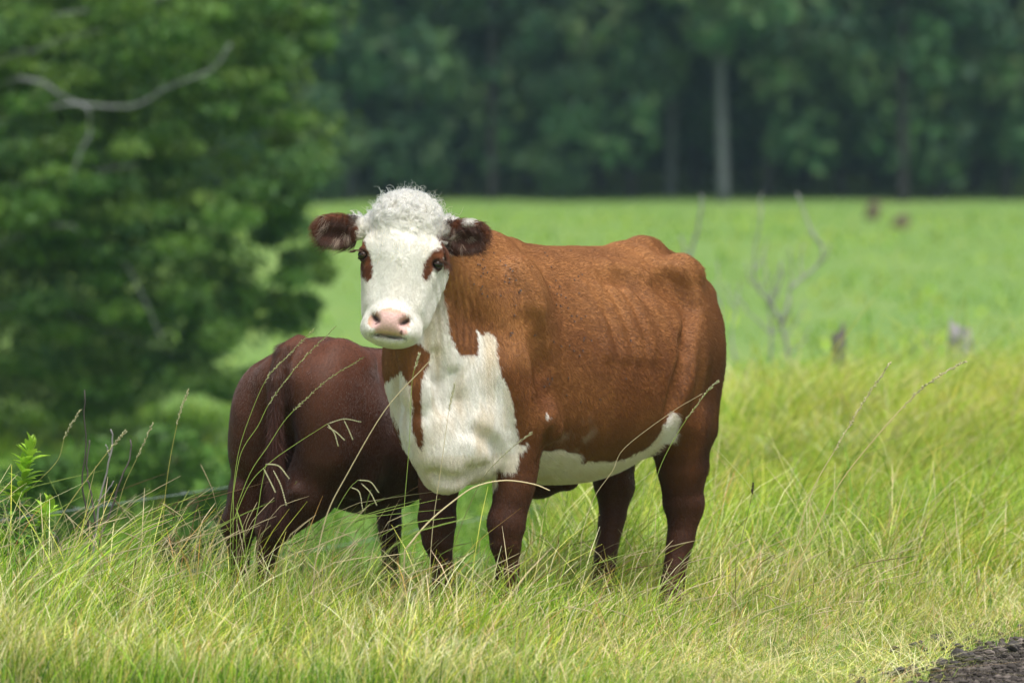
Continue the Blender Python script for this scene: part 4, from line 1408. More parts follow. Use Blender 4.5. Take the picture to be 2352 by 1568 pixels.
stem_thing([(80, 1290), (150, 1170), (215, 1080), (262, 1020), (290, 988)], 22.2, 0.0026, np.array([0.38, 0.36, 0.12]), 'thick pale stem leaning right across the grey twigs', 0.35)
stem_thing([(60, 1130), (130, 1060), (150, 1000), (185, 940)], 22.6, 0.0018, np.array([0.36, 0.36, 0.12]), 'slender stem between the leafy weed and the grey twigs', 0.4)
stem_thing([(255, 1250), (280, 1130), (320, 1040), (352, 970)], 22.5, 0.0017, np.array([0.36, 0.34, 0.12]), 'leaning seed stem right of the grey twigs', 0.4)

# many finer seed stems, too fine to count one by one
rg = np.random.default_rng(77)
mb = MB()
for k in range(1000):
    x, y = rg.uniform(-2.3, 2.2), rg.uniform(20.0, 24.0)
    rd = float(road_dist(np.array([x]), np.array([y]))[0])
    if rd > -0.45 or (y > 23.9 and x < 0.1):
        continue
    hgt = rg.uniform(0.22, 0.54) * (1.1 if x < -0.5 else 0.72)
    b0 = np.array([x, y, float(gz(x, y))])
    ln = hgt * (0.25 + 0.35 * rg.normal())
    dy = hgt * 0.2 * rg.normal()
    path = spline(np.array([b0, b0 + [ln * .12, dy * .2, hgt * .4], b0 + [ln * .45, dy * .6, hgt * .8], b0 + [ln * (1.0 + .3 * rg.random()), dy, hgt * rg.uniform(0.9, 1.05)]]), 9)
    c = (GREEN_C if rg.random() < 0.35 else STRAW_C if rg.random() < 0.8 else np.array([0.16, 0.10, 0.05])) * rg.uniform(0.7, 1.1)
    mb.tube(path, np.array([1, .9, .85, .8, .7, .7, 1.5, 1.7, .6]) * rg.uniform(0.0006, 0.0012), 4, c)
tag(link('seed_stems', mb.mesh('seed_stems'), dry_mat), 'fine seeding grass stems rising above the grass', 'grass', kind='stuff')

# ------------------------------------------------------------------ grey twigs, leafy weed
def branch_thing(name, label, cat, branches, d, col, mat, group=None, tilt=0.0):
    b0 = W(*branches[0][0][0], d)
    g = float(gz(b0[0], b0[1]))
    b0[2] = min(b0[2], max(g, b0[2] - 0.6))
    root = empty(name, tuple(b0))
    tag(root, label, cat, group)
    for k, (pts, r0, r1) in enumerate(branches):
        off = np.array([0, 0.04 * ((k * 37) % 7 - 3) / 3 * (tilt or 1), 0])
        q = np.array([W(px, py, d) + off * (i / max(1, len(pts) - 1)) for i, (px, py) in enumerate(pts)]) - b0
        if k == 0:
            q = np.vstack([[0, 0, 0], q])
        q = spline(q, 18)
        q = q + np.random.default_rng(k).normal(size=q.shape) * r0 * 0.35
        m = MB().tube(q, np.linspace(r0, r1, 18), 6, np.asarray(col) * (1 + 0.1 * ((k * 13) % 5 - 2)))
        link('branch' if k else 'stem', m.mesh('branch'), mat, root)
    return root


GREY = np.array([0.34, 0.32, 0.31])
DARKW = np.array([0.10, 0.085, 0.08])
branch_thing('dead_twig', 'pale grey dead twig with a forked tip left of the calf', 'twig', [([(214, 1290), (223, 1211), (226, 1158), (240, 1111), (251, 1059), (259, 1015), (257, 985)], .0052, .0032), ([(252, 1048), (247, 1030), (243, 1020)], .003, .002), ([(226, 1150), (238, 1138), (262, 1105)], .003, .002)], 22.7, GREY, bark_mat, 'dead twigs on the left')
branch_thing('dead_twig', 'darkest and tallest upright twig behind the pale grey one', 'twig', [([(207, 1260), (202, 1182), (189, 1123), (192, 1079), (199, 1020), (194, 960), (197, 895)], .0042, .0022), ([(222, 1211), (208, 1125), (199, 1075), (207, 1009)], .0045, .0028)], 22.8, DARKW, bark_mat, 'dead twigs on the left')
branch_thing('dead_twig', 'grey twig leaning right with a broken pale top', 'twig', [([(225, 1270), (250, 1185), (267, 1135), (281, 1094), (299, 1050), (302, 1009)], .0042, .003)], 22.75, DARKW * 1.6, bark_mat, 'dead twigs on the left')
branch_thing('dead_twig', 'short dark twig leaning low over the grass beside the weed', 'twig', [([(120, 1340), (133, 1314), (164, 1270), (199, 1229), (208, 1211)], .0045, .0025), ([(150, 1290), (135, 1240), (118, 1222)], .003, .002)], 22.5, DARKW * 1.2, bark_mat, 'dead twigs on the left')


def weed(name, label, stems, d, nleaf, leaf_len, seed, cat='weed'):
    rg = np.random.default_rng(seed)
    b0 = W(*stems[0][0], d)
    b0[2] = min(b0[2], float(gz(b0[0], b0[1])) + 0.0)
    root = empty(name, tuple(b0))
    tag(root, label, cat)
    for si, st in enumerate(stems):
        q = np.array([W(px, py, d + 0.03 * si) for px, py in st]) - b0
        if si == 0:
            q = np.vstack([[0, 0, 0], q])
        q = spline(q, 30)
        stem_o = link('stem', MB().tube(q, np.linspace(0.004, 0.0015, 30), 6, (0.12, 0.14, 0.04)).mesh('stem'), leaf_mat, root)
        n = nleaf if si == 0 else nleaf // 2
        for k in range(n):
            t = 0.12 + 0.88 * (k + 0.5) / n
            p = q[min(29, int(t * 29))]
            a = k * 2.4 + rg.normal() * 0.4
            L_ = leaf_len * rg.uniform(0.7, 1.2) * (1 - 0.35 * max(0, t - 0.7))
            el = 0.35 + 0.9 * t ** 3 + 0.25 * rg.normal()
            dr = np.array([math.cos(a) * math.cos(el), math.sin(a) * math.cos(el), math.sin(el)])
            sd = nrm(np.cross(dr, [0, 0, 1]) + 1e-6)
            nn_ = np.cross(sd, dr)
            tt_ = np.linspace(0, 1, 6)
            wv = L_ * 0.19 * np.sin(np.pi * np.clip(tt_, 0.03, 0.99) ** 0.8)
            ctr = p + dr * (L_ * tt_)[:, None] - np.array([0, 0, 1]) * (L_ * 0.25 * tt_ ** 2)[:, None]
            V = np.stack([ctr - sd * wv[:, None] + nn_ * wv[:, None] * .35, ctr, ctr + sd * wv[:, None] + nn_ * wv[:, None] * .35], 1).reshape(-1, 3)
            Q = [(r * 3 + j, r * 3 + j + 1, r * 3 + j + 4, r * 3 + j + 3) for r in range(5) for j in range(2)]
            g = np.array([0.14, 0.32, 0.06]) if t < 0.5 else np.array([0.36, 0.58, 0.06])
            link('leaf', mesh_np('leaf', V, np.array(Q), np.tile(g * rg.uniform(0.7, 1.3), (len(V), 1))), leaf_mat, stem_o)
    return root


weed('leafy_weed', 'tall leafy weed with narrow bright green leaves at the left edge', [[(44, 1358), (38, 1196), (44, 1138), (59, 1079), (76, 1025)], [(50, 1300), (80, 1240), (100, 1190), (118, 1172)], [(40, 1320), (20, 1280), (5, 1250)]], 22.55, 90, 0.10, 3)
weed('leafy_weed', 'low broad leaved weed in the shade under the tall weed', [[(40, 1400), (30, 1360), (20, 1330)], [(45, 1400), (70, 1370), (95, 1345)], [(30, 1400), (5, 1380), (-15, 1360)]], 22.4, 22, 0.06, 4)
weed('tuft_weed', 'small feathery green weed in the short grass at the bottom', [[(1632, 1540), (1634, 1515), (1630, 1490)]], 21.4, 26, 0.022, 6)

# ------------------------------------------------------------------ fence
fence = empty('fence', (2.2, 38.0, -0.12))
tag(fence, 'old wire fence with two weathered wooden posts running behind the grass', 'fence')


def fpart(name, m, mat):
    o = link(name, m, mat)
    o.parent = fence
    o.matrix_parent_inverse = fence.matrix_basis.inverted()
    return o


def fpost(px0, px1, ytop, lean, d, col, seed, hollow=0.0):
    top = W((px0 + px1) / 2, ytop, d)
    r = (px1 - px0) / 2 * d / FOCAL
    base = np.array([top[0] + lean, d, float(gz(top[0], d)) - 0.15])
    rg_ = np.random.default_rng(seed)
    n, m = 14, 10
    V, C = [], []
    for k in range(m):
        t = k / (m - 1)
        c = base + (top - base) * t
        for j in range(n):
            a = 2 * np.pi * j / n
            rr = r * (1 + 0.13 * math.sin(3 * a + seed) + 0.08 * rg_.normal()) * (1.08 - 0.14 * t)
            dz = (0.05 * math.sin(a + seed) + 0.02 * rg_.normal()) if k == m - 1 else 0
            V.append(c + np.array([rr * math.cos(a), rr * math.sin(a), dz]))
            C.append(np.asarray(col) * rg_.uniform(0.7, 1.2))
    V.append(top - np.array([0, 0, hollow]))
    C.append(np.asarray(col) * 0.5)
    Q = [(k * n + j, k * n + (j + 1) % n, (k + 1) * n + (j + 1) % n, (k + 1) * n + j) for k in range(m - 1) for j in range(n)]
    T = [((m - 1) * n + j, (m - 1) * n + (j + 1) % n, m * n) for j in range(n)]
    return fpart('post', mesh_np('post', V, [np.array(Q), np.array(T)], np.array(C)), bark_mat), top


p1, t1 = fpost(1906, 1940, 770, 0.05, 38.0, (0.11, 0.095, 0.095), 2)
p2, t2 = fpost(2180, 2237, 752, 0.0, 41.0, (0.30, 0.29, 0.30), 5, 0.12)
wire_mat = flat_mat('galvanised_wire', (0.24, 0.28, 0.29), rough=0.45, spec=0.5, noise=0.1)
for z0, py0, py1 in ((0.36, 1195, 1120), (0.0, 1352, 1300)):
    a, b = W(0, py0, 25.6), W(510, py1, 28.2)
    dirn = (b - a) / (b[1] - a[1])
    st = a - dirn * 3.0
    en = np.array([t1[0], 38.0, float(gz(t1[0], 38.0)) + z0])
    path = spline(np.array([st, a, b, (b + en) / 2 - [0, 0, 0.02], en, [t2[0], 41.0, float(gz(t2[0], 41.0)) + z0]]), 60)
    m = MB().tube(path, 0.0022, 5, (1, 1, 1))
    for k in range(4, 56, 2):                               # barbs
        c = path[k]
        m.tube(np.array([c + [-.012, 0, -.012], c + [.012, .004, .012]]), 0.0014, 4, (1, 1, 1))
        m.tube(np.array([c + [-.012, 0, .012], c + [.012, .004, -.012]]), 0.0014, 4, (1, 1, 1))
    fpart('wire', m.mesh('wire'), wire_mat)

branch_thing('dead_bush', 'bare grey dead bush with thin forked branches behind the fence', 'bush',
             [([(1813, 850), (1813, 808), (1791, 739), (1765, 688), (1743, 666), (1729, 622), (1734, 567), (1750, 482)], 0.0149, 0.0053),
              ([(1795, 745), (1813, 690), (1813, 666), (1842, 640), (1879, 611), (1886, 567), (1864, 530), (1842, 475), (1831, 442)], 0.0119, 0.0059),
              ([(1772, 830), (1772, 768), (1769, 713), (1778, 660), (1800, 600)], 0.0112, 0.0046), ([(1743, 666), (1760, 630), (1752, 585)], 0.0073, 0.0040),
              ([(1813, 666), (1820, 620), (1812, 570)], 0.0073, 0.0040), ([(1772, 768), (1740, 735), (1715, 715)], 0.0079, 0.0040), ([(1690, 830), (1680, 770), (1692, 706), (1700, 650)], 0.0073, 0.0036),
              ([(1780, 690), (1795, 640), (1790, 605)], 0.0073, 0.0040), ([(1660, 800), (1655, 700), (1648, 600)], 0.0059, 0.0033), ([(1800, 780), (1835, 730), (1850, 690)], 0.0059, 0.0033), ([(1765, 688), (1790, 655), (1806, 615)], .0075, .004), ([(1743, 666), (1722, 640), (1712, 600)], .0075, .004), ([(1750, 482), (1744, 460), (1752, 440)], .0075, .004), ([(1842, 640), (1838, 600), (1846, 560)], .0075, .004), ([(1879, 611), (1896, 590), (1905, 560)], .0075, .004), ([(1886, 567), (1872, 545), (1850, 530)], .0075, .004), ([(1729, 622), (1748, 600), (1760, 560)], .0075, .004), ([(1772, 768), (1800, 740), (1822, 700)], .0075, .004), ([(1715, 715), (1700, 690), (1680, 670)], .0075, .004), ([(1692, 706), (1676, 690), (1668, 650)], .0075, .004), ([(1769, 713), (1760, 670), (1772, 630)], .0075, .004), ([(1813, 808), (1840, 790), (1862, 750)], .0075, .004), ([(1795, 745), (1780, 720), (1772, 690)], .0075, .004), ([(1655, 700), (1640, 680), (1636, 650)], .0075, .004)], 42.0, (0.30, 0.29, 0.30), bark_mat)
branch_thing('dead_sapling', 'pale bare sapling standing left of the grey dead bush', 'sapling', [([(1572, 700), (1580, 600), (1600, 540), (1608, 480), (1611, 448)], .016, .009), ([(1580, 600), (1562, 540)], .010, .006)], 44.0, (0.28, 0.28, 0.29), bark_mat)

# ------------------------------------------------------------------ stumps far out in the field
for px, py, d, r, h, lab in ((2005, 500, 131.0, 0.15, 0.40, 'dark brown stump in the far pasture near the forest edge'), (2070, 527, 119.0, 0.17, 0.26, 'lower grey-brown stump nearer than the brown one in the pasture')):
    c = W(px, py, d)
    c[2] = float(gz(c[0], d))
    V, Q, T = tube(np.array([[0, 0, -0.1], [0, 0, 0.05], [0.02, 0, h * .6], [0, 0.01, h]]), np.array([1.4, 1.15, 0.95, 0.8]) * r, 12)
    V = V + np.random.default_rng(3).normal(size=V.shape) * 0.02
    tag(link('tree_stump', mesh_np('tree_stump', V, [Q, T], np.tile([0.10, 0.075, 0.055], (len(V), 1))), bark_mat, None, tuple(c)), lab, 'stump')
# ------------------------------------------------------------------ trees
def leaf_cloud(rg, centres, radii, per, size, cols, droop=0.35, shell=0.55):
    """leaf-sized faces spread through clumps"""
    n = len(centres) * per
    ci = np.repeat(np.arange(len(centres)), per)
    u = nrm(rg.normal(size=(n, 3)))
    r = (rg.random(n) ** (1 / 3) * (1 - shell) + shell * (0.75 + 0.35 * rg.random(n))) * (1 + 0.22 * rg.normal(size=n) * (1 - shell))
    R = np.asarray(radii)[ci]
    p = centres[ci] + u * (r[:, None] * R)
    p[:, 2] -= droop * R[:, 2] * rg.random(n) * 0.5
    a = nrm(rg.normal(size=(n, 3)) + u * 0.6 + np.array([0, 0, -droop]))
    b = nrm(np.cross(a, rg.normal(size=(n, 3))))
    s = size * rg.uniform(0.6, 1.3, n)[:, None]
    V = np.stack([p - a * s, p + b * s * 0.42, p + a * s, p - b * s * 0.42], 1).reshape(-1, 3)
    Q = np.arange(n * 4).reshape(-1, 4)
    cols = np.array(cols)
    cc = cols[rg.integers(0, len(cols), len(centres))] * rg.uniform(0.86, 1.15, (len(centres), 1))
    C = (0.5 * cc[ci] + 0.5 * cols[rg.integers(0, len(cols), n)]) * rg.uniform(0.65, 1.35, (n, 1))
    return V, Q, np.repeat(C, 4, 0)


LG = [(0.080, 0.185, 0.028), (0.115, 0.225, 0.030), (0.055, 0.14, 0.028), (0.135, 0.22, 0.038), (0.075, 0.16, 0.058)]

# the near tree on the left
rg = np.random.default_rng(8)
TD = 60.0
tb = np.array([-6.6, TD + 0.6, 0.0])
tb[2] = float(gz(tb[0], tb[1])) - 0.1
tree = empty('tree', tuple(tb))
tag(tree, 'large bushy green tree with drooping boughs filling the left side', 'tree')
trunk = spline(np.array([[0, 0, 0], [0.1, 0, 1.2], [-0.1, 0.1, 3.0], [0.15, 0, 5.2], [0.0, 0, 7.6], [0.2, 0, 9.4]]), 30)
PALE = np.array([0.13, 0.135, 0.14])
link('trunk', MB().tube(trunk, np.linspace(0.36, 0.06, 30), 12, PALE * 0.8).mesh('trunk'), bark_mat, tree)


def limb(px_pts, r0, r1, dd=0.0, col=PALE):
    q = np.array([W(px, py, TD - 0.4 + dd) - tb for px, py in px_pts])
    st = trunk[np.argmin(np.abs(trunk[:, 2] - q[0][2] + 0.5))]
    q = spline(np.vstack([st, q]), 24)
    link('branch', MB().tube(q, np.linspace(r0, r1, 24) * 0.25, 8, col * 1.35).mesh('branch'), bark_mat, tree)


limb([(37, 181), (156, 230), (218, 243), (311, 243), (374, 206), (436, 181), (492, 156), (529, 100)], 0.085, 0.04, -1.35)
limb([(149, 240), (205, 299), (187, 343), (160, 420)], 0.075, 0.03, -1.55, PALE * 1.3)
limb([(120, 520), (200, 560), (280, 598), (324, 673), (374, 785)], 0.085, 0.03, -1.25)
limb([(60, 420), (300, 380), (480, 350), (640, 300)], 0.07, 0.02, 0.3)
limb([(30, 60), (300, 10), (600, -60)], 0.09, 0.03, 0.2)
limb([(40, 700), (250, 760), (420, 820)], 0.06, 0.02, -0.6)
limb([(20, 130), (70, 120), (140, 90), (230, 70)], 0.05, 0.02, -2.0, PALE * 0.7)

cen, rad = [], []
# silhouette boughs given by where they show against the forest, the rest spread through the crown
for px, py, w_, h_, dd in ((690, 60, 70, 80, 0), (640, -20, 90, 80, 0.3), (660, 300, 75, 60, 0), (600, 240, 80, 60, -.4), (560, 150, 60, 70, 0.3), (560, 420, 110, 75, -1.0), (640, 440, 80, 70, -.4), (500, 520, 90, 70, -1.2), (650, 540, 75, 70, -.2), (600, 620, 90, 75, -.6),
                           (690, 600, 50, 60, 0), (500, 780, 75, 80, -1.0), (560, 720, 90, 70, -.3), (640, 700, 70, 60, .2), (480, 880, 90, 55, -.8), (360, 850, 110, 70, -1.0), (560, 880, 80, 60, 0.2), (220, 870, 110, 70, -.8), (90, 860, 110, 80, -.8), (330, 450, 100, 70, -1.4),
                           (420, 330, 80, 60, -.9), (300, 330, 90, 55, -1.5), (120, 440, 110, 80, -1.5), (60, 330, 90, 70, -1.3), (230, 130, 110, 70, -1.4), (400, 90, 110, 75, -1.1), (520, 20, 100, 75, -.6), (90, 60, 120, 80, -1.5), (300, 20, 110, 70, -1.2), (60, 560, 110, 80, -1.4),
                           (220, 620, 90, 70, -1.3), (400, 640, 80, 70, -1.2), (120, 720, 120, 80, -1.2), (300, 740, 100, 70, -1.0), (440, 700, 70, 60, -.6), (180, 520, 80, 60, -1.2), (20, 460, 90, 80, -1.4), (430, 480, 80, 60, -.8), (340, 560, 80, 60, -1.1), (160, 330, 70, 50, -1.2), (20, 200, 70, 60, -1.5), (480, 250, 70, 45, -.5)):
    c = W(px, py, TD + dd) - tb
    k = TD / FOCAL
    m_ = 4
    for _ in range(m_):
        cen.append(c + rg.normal(size=3) * np.array([w_ * k * .50, .30, h_ * k * .50]))
        rad.append(np.array([w_ * k * .74, .34, h_ * k * .42]) * rg.uniform(0.6, 1.2))
nf = len(cen)
for _ in range(420):
    u = nrm(rg.normal(size=3)) * rg.random() ** 0.4
    c = np.array([0.3, 1.0, 4.6]) + u * np.array([4.2, 2.4, 5.0])
    if c[2] < 0.7: continue
    cen.append(c)
    rad.append(np.array([0.62, 0.5, 0.34]) * rg.uniform(0.7, 1.3))
for _ in range(260):
    c = np.array([rg.uniform(-3.6, 3.4), rg.uniform(0.2, 2.2), rg.uniform(0.5, 7.5)])
    if ((c[0] - 0.2) / 3.9) ** 2 + ((c[2] - 4.2) / 4.6) ** 2 > 1: continue
    cen.append(c)
    rad.append(np.array([0.7, 0.5, 0.36]) * rg.uniform(0.7, 1.2))
cen, rad = np.array(cen), np.array(rad)
V, Q, C = leaf_cloud(rg, cen, rad, 245, 0.054, LG, 0.9, 0.30)
link('crown', mesh_np('crown', V, Q, C, False), leaf_mat, tree)

# a smaller bush right of it and low shrubs in the hollow
def bush(px, py, d, w_, h_, label, seed, cols, per=420, size=0.07, group=None, name='bush', cat='bush'):
    rg = np.random.default_rng(seed)
    k = d / FOCAL
    c = W(px, py, d)
    g = float(gz(c[0], d))
    b0 = np.array([c[0], d, g])
    H_ = max(0.3, c[2] + h_ * k * 0.5 - g)
    root = empty(name, tuple(b0))
    tag(root, label, cat, group)
    for q in range(3):
        a = np.array([0.25 * w_ * k * (q - 1), 0.1 * (q - 1), H_ * 0.8])
        link('stem', MB().tube(spline(np.array([[0.03 * (q - 1), 0, -0.1], a * .5 + [0, 0, 0.05], a]), 8), np.linspace(0.035, 0.012, 8) * max(1, w_ * k), 6, (0.12, 0.10, 0.08)).mesh('stem'), bark_mat, root)
    n = 16
    cen = np.stack([rg.normal(size=n) * w_ * k * 0.27, rg.normal(size=n) * w_ * k * 0.2, rg.uniform(0.15, 0.95, n) * H_], -1)
    rad = np.array([w_ * k * 0.24, w_ * k * 0.22, H_ * 0.16]) * rg.uniform(0.7, 1.3, (n, 1))
    V, Q, C = leaf_cloud(rg, cen, rad, per // 4, size, cols, 0.3)
    link('foliage', mesh_np('foliage', V, Q, C, False), leaf_mat, root)
    return root


BG = [(0.09, 0.20, 0.035), (0.13, 0.25, 0.04), (0.065, 0.15, 0.03)]
bush(760, 860, 66, 150, 120, 'green bush between the big tree and the calf', 21, BG)
bush(330, 1060, 46, 300, 130, 'soft green shrub in the hollow beyond the fence on the left', 22, BG)
bush(480, 1150, 40, 150, 120, 'low shrub in the hollow just left of the calf', 23, BG)
bush(70, 1110, 42, 220, 130, 'low shrub in the hollow behind the leafy weed', 24, BG)

# ------------------------------------------------------------------ forest edge
FG = [(0.075, 0.155, 0.065), (0.115, 0.20, 0.062), (0.050, 0.115, 0.065), (0.13, 0.185, 0.075), (0.040, 0.10, 0.060), (0.080, 0.215, 0.075)]
FOREST_GROUP = 'trees along the forest edge'


def forest_proto(seed, hgt, crown_lo, rx, trunk_r, tcol, label):
    rg = np.random.default_rng(seed)
    root = empty('forest_tree')
    tag(root, label, 'tree', FOREST_GROUP)
    tp = spline(np.array([[0, 0, -0.3], [0.1 * rg.normal(), 0, hgt * .3], [0.25 * rg.normal(), 0.2 * rg.normal(), hgt * .65], [0.4 * rg.normal(), 0, hgt]]), 20)
    link('trunk', MB().tube(tp, np.linspace(trunk_r * 1.15, trunk_r * 0.3, 20), 10, tcol).mesh('trunk'), bark_mat, root)
    for q in range(3):
        k = 6 + q * 3
        a = rg.uniform(0, 6.28)
        e = tp[k] + np.array([math.cos(a) * rx * .8, math.sin(a) * rx * .5, hgt * 0.16])
        link('branch', MB().tube(spline(np.array([tp[k], (tp[k] + e) / 2 + [0, 0, 0.3], e]), 10), np.linspace(trunk_r * .4, trunk_r * .12, 10), 6, tcol).mesh('branch'), bark_mat, root)
    n = 30
    z = crown_lo + (hgt - crown_lo) * rg.random(n) ** 0.9
    prof = np.sin(np.pi * np.clip((z - crown_lo) / (hgt * 1.08 - crown_lo), 0.12, 1)) ** 0.6
    an = rg.uniform(0, 6.28, n)
    rr = rx * prof * np.sqrt(rg.random(n))
    cen = np.stack([np.cos(an) * rr, np.sin(an) * rr * .8, z], -1)
    rad = np.array([rx * .36, rx * .34, 0.85]) * rg.uniform(0.6, 1.3, (n, 1))
    V, Q, C = leaf_cloud(rg, cen, rad, 130, 0.26, FG, 0.35)
    link('crown', mesh_np('crown', V, Q, C, False), leaf_mat, root)
    return root


PGREY, DGREY = np.array([0.105, 0.12, 0.125]), np.array([0.035, 0.034, 0.034])
KINDS = [(forest_proto(501, 15.0, 3.6, 2.6, 0.135, PGREY, 'tall pale barked gum tree with a high open crown at the forest edge'), 'tall pale barked gum tree with a high open crown at the forest edge'),
         (forest_proto(502, 12.0, 1.6, 2.5, 0.12, DGREY, 'dark trunked tree with a crown starting low at the forest edge'), 'dark trunked tree with a crown starting low at the forest edge'),
         (forest_proto(503, 9.0, 0.5, 2.0, 0.12, DGREY, 'bushy tree clothed in leaves to the ground at the forest edge'), 'bushy tree clothed in leaves to the ground at the forest edge'),
         (forest_proto(504, 17.0, 3.2, 3.2, 0.22, PGREY * 0.7, 'tall wide crowned grey tree standing deeper in the forest'), 'tall wide crowned grey tree standing deeper in the forest')]
used, PLANTED = set(), []
rgf = np.random.default_rng(12)


def plant(kind, px, d, sc=1.0, rz=None, label=None):
    proto, lab = KINDS[kind]
    o = proto if kind not in used else copy_tree(proto)
    used.add(kind)
    x = (px - CX) * d / FOCAL
    o.location = (x, d, float(gz(x, d)))
    o.rotation_euler = (0, 0, rgf.uniform(0, 6.28) if rz is None else rz)
    o.scale = (sc, sc, sc * rgf.uniform(0.92, 1.1))
    o['label'] = label or lab
    PLANTED.append((px, kind, o, label))
    return o


plant(0, 1663, 150.5, 1.0, 0.4, 'palest thick trunk at the forest edge, above the hips of the cow')
plant(0, 1540, 153, 0.9, 2.0, 'pale trunk left of the palest one at the forest edge')
plant(0, 805, 152, 0.85, 1.0, 'pale slim trunk between the big near tree and the head of the cow')
plant(1, 1765, 152, 1.0, 1.0, 'dim dark trunk right of the palest trunk at the forest edge')
plant(1, 2074, 150.5, 1.0, 3.0, 'dark trunk at the forest edge above the brown stump')
leaner = plant(0, 2165, 154, 1.15, 4.4, 'grey trunk with long leaning limbs at the upper right')
bpy.context.view_layer.update()
for pts in ([(2030, 25), (2085, 65), (2140, 98), (2230, 150)], [(2205, -25), (2240, 15), (2285, 70)], [(2136, 70), (2138, 120), (2140, 180)]):
    q = spline(np.array([W(px, py, 151.5) for px, py in pts]), 14)
    lo = link('branch', MB().tube(q, np.linspace(0.14, 0.09, 14), 8, PGREY).mesh('branch'), bark_mat)
    lo.parent = leaner
    lo.matrix_parent_inverse = leaner.matrix_world.inverted()
for px, d, k, sc in ((730, 151, 2, 0.8), (890, 154, 1, 1.0), (960, 152, 2, 0.95), (1050, 156, 1, 1.15), (1130, 152, 1, 0.85), (1210, 157, 1, 1.0), (1290, 151.5, 2, 0.55), (1380, 156, 1, 1.1), (1450, 152, 1, 0.95), (1600, 156, 1, 1.0), (1720, 158, 1, 1.1),
                     (1850, 157, 1, 1.05), (1930, 153, 1, 0.9), (2010, 158, 1, 1.2), (2150, 152, 2, 0.95), (2240, 156, 1, 1.1), (2310, 152, 1, 0.95), (2400, 155, 1, 1.1), (2500, 153, 2, 1.0), (620, 153, 1, 1.0), (500, 154, 2, 1.0), (380, 152, 1, 1.1), (240, 154, 2, 1.1), (100, 153, 1, 1.0), (-60, 154, 2, 1.0),
                     (700, 164, 3, 1.0), (860, 168, 3, 1.05), (1010, 163, 3, 0.95), (1180, 168, 3, 1.05), (1330, 164, 3, 1.0), (1500, 167, 3, 1.1), (1650, 163, 3, 1.0), (1800, 169, 3, 1.1), (1960, 164, 3, 1.0), (2120, 168, 3, 1.05), (2270, 164, 3, 1.0), (2420, 168, 3, 1.05), (2580, 165, 3, 1.0), (540, 167, 3, 1.0), (360, 166, 3, 1.0), (150, 168, 3, 1.0)):
    plant(k, px, d, sc)
# the leaning pale limbs at the upper right
ORD = 'first second third fourth fifth sixth seventh eighth ninth tenth eleventh twelfth thirteenth'.split()
for kind, what in ((1, 'dark trunked forest tree, {} of its kind from the left of the picture'), (2, 'leafy low forest edge tree, {} of its kind from the left of the picture')):
    row = sorted((px, i) for i, (px, k, o, l) in enumerate(PLANTED) if k == kind and l is None and 700 < px < 2352)
    for q, (px, i) in enumerate(row):
        PLANTED[i][2]['label'] = what.format(ORD[q])
    for px, k, o, l in PLANTED:
        if k == kind and not (700 < px < 2352):
            o['label'] = 'forest tree hidden behind the big near tree' if px < 700 else 'forest tree beyond the right edge of the picture'
# haze
# far wood behind, one mass
rg = np.random.default_rng(99)
n = 420
cen = np.stack([rg.uniform(-24, 24, n), rg.uniform(172, 186, n), 0 * np.zeros(n)], -1)
cen[:, 2] = gz(cen[:, 0], cen[:, 1]) + rg.uniform(0, 16, n)
rad = np.array([1.5, 1.2, 1.2]) * rg.uniform(0.7, 1.3, (n, 1))
n2 = 260                                                   # undergrowth among the trunks
c2 = np.stack([rg.uniform(-24, 24, n2), rg.uniform(157, 170, n2), np.zeros(n2)], -1)
c2[:, 2] = gz(c2[:, 0], c2[:, 1]) + rg.uniform(0.2, 2.6, n2)
cen, rad = np.concatenate([cen, c2]), np.concatenate([rad, np.array([1.2, 0.8, 0.7]) * rg.uniform(0.7, 1.3, (n2, 1))])
V, Q, C = leaf_cloud(rg, cen, rad, 110, 0.34, FG, 0.3)
tag(link('far_wood', mesh_np('far_wood', V, Q, C, False), leaf_mat), 'dim dense wood rising behind the forest edge', 'wood', kind='stuff')

hz = bpy.data.materials.new('air')
hz.use_nodes = True
N, L = hz.node_tree.nodes, hz.node_tree.links
N.clear()
vo = N.new('ShaderNodeVolumePrincipled')
vo.inputs['Color'].default_value = (0.50, 0.78, 0.92, 1)
vo.inputs['Density'].default_value = 0.00028
vo.inputs['Anisotropy'].default_value = 0.0
L.new(vo.outputs[0], N.new('ShaderNodeOutputMaterial').inputs['Volume'])
x0, x1, y0, y1, z0, z1 = -165, 165, -25, 525, -4.0, 26.0
V = [(x, y, z) for z in (z0, z1) for y in (y0, y1) for x in (x0, x1)]
Q = [(0, 2, 3, 1), (4, 5, 7, 6), (0, 1, 5, 4), (2, 6, 7, 3), (0, 4, 6, 2), (1, 3, 7, 5)]
tag(link('haze', mesh_np('haze', V, np.array(Q), None, False), hz), 'thin blue air over the pasture and forest', 'haze', kind='stuff')
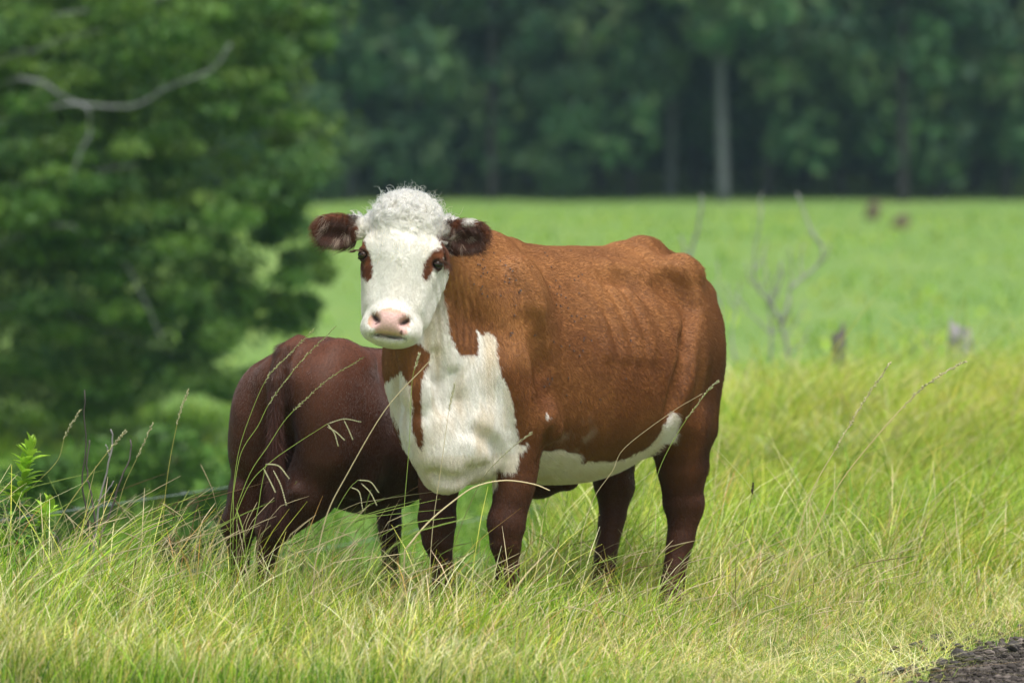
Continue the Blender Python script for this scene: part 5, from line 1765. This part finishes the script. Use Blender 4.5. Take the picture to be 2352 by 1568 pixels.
# ------------------------------------------------------------------ flies sitting on the cow
FLY1 = [(1624, 648), (1535, 705), (1688, 718), (1720, 745), (1775, 768), (1790, 782), (1555, 768), (1543, 790), (1575, 808), (1543, 830), (1530, 848), (1735, 830), (1770, 862), (1725, 878), (1762, 888), (1815, 868), (1515, 748), (1490, 738), (1250, 825),
        (1465, 915), (1540, 920), (1520, 930), (1855, 960), (1862, 970), (1850, 975), (1688, 995), (1540, 1003), (1582, 1010), (1810, 1080), (1808, 1168), (1770, 1310), (1797, 1320), (1783, 1338)]
FLY2 = [(115, 160), (125, 170), (160, 245), (40, 235), (255, 145), (180, 310), (282, 305), (305, 285), (325, 275), (200, 340), (140, 345), (188, 385), (210, 390), (232, 405), (312, 378), (185, 455), (212, 465), (252, 472), (270, 515), (285, 540), (305, 520), (330, 535),
        (355, 520), (340, 650), (385, 648), (350, 640), (610, 648), (165, 665), (215, 690), (262, 690), (285, 715), (320, 740), (338, 715), (255, 880), (245, 975), (440, 1000), (325, 1020), (585, 865), (140, 870), (160, 885), (150, 900), (120, 910), (65, 630)]
FLIES = [(689 + x * .2746, 402 + y * .2746) for x, y in FLY1] + [(1205.8 + x * .4028, 516.8 + y * .4028) for x, y in FLY2]
vis = np.where(CN[:, 1] < -0.1)[0]
Q2 = P2(CV[vis])
fm = MB()
u, v = np.meshgrid(np.linspace(0, 2 * np.pi, 8, endpoint=False), np.linspace(0, np.pi, 6))
S = np.stack([np.cos(v), np.cos(u) * np.sin(v), np.sin(u) * np.sin(v)], -1).reshape(-1, 3)
Qs = np.array([(i * 8 + j, i * 8 + (j + 1) % 8, (i + 1) * 8 + (j + 1) % 8, (i + 1) * 8 + j) for i in range(5) for j in range(8)])
fm.add(S * [.0052, .0026, .0026], Qs, None, (0.012, 0.011, 0.012))
fm.add(S * [.0017, .0021, .0019] + [.0058, 0, 0], Qs, None, (0.03, 0.012, 0.01))
for s in (-1, 1):
    fm.add(np.array([[.002, .001 * s, .0022], [-.006, .0045 * s, .0026], [-.0075, .0018 * s, .0024]]), None, np.array([(0, 1, 2)]), (0.10, 0.10, 0.11))
    for k in (-1, 0, 1):
        fm.tube(np.array([[.002 * k, .002 * s, 0], [.003 * k, .005 * s, .001], [.0035 * k, .006 * s, -.0026]]), .0003, 3, (0.01, 0.01, 0.01))
fly_mat = attr_mat('fly', rough=0.35, spec=0.4)
fly0 = link('fly', fm.mesh('fly'), fly_mat)
FS = 0.68
rg = np.random.default_rng(4)
for k, (px, py) in enumerate(FLIES):
    d2 = ((Q2 - [px, py]) ** 2).sum(1)
    c = vis[np.argsort(d2)[:12]]
    i = c[np.argmin(CV[c, 1])]
    n = CN[i]
    a = tangent(rg.normal(size=3)[None], n[None])[0]
    b = np.cross(n, a)
    o = fly0 if k == 0 else fly0.copy()
    if k:
        COL.objects.link(o)
    p = CV[i] + n * 0.0062
    from mathutils import Matrix
    o.matrix_world = Matrix(((a[0] * FS, b[0] * FS, n[0] * FS, p[0]), (a[1] * FS, b[1] * FS, n[1] * FS, p[1]), (a[2] * FS, b[2] * FS, n[2] * FS, p[2]), (0, 0, 0, 1)))
    tag(o, 'tiny black fly sitting on the brown back of the cow', 'fly', 'flies on the back of the cow')
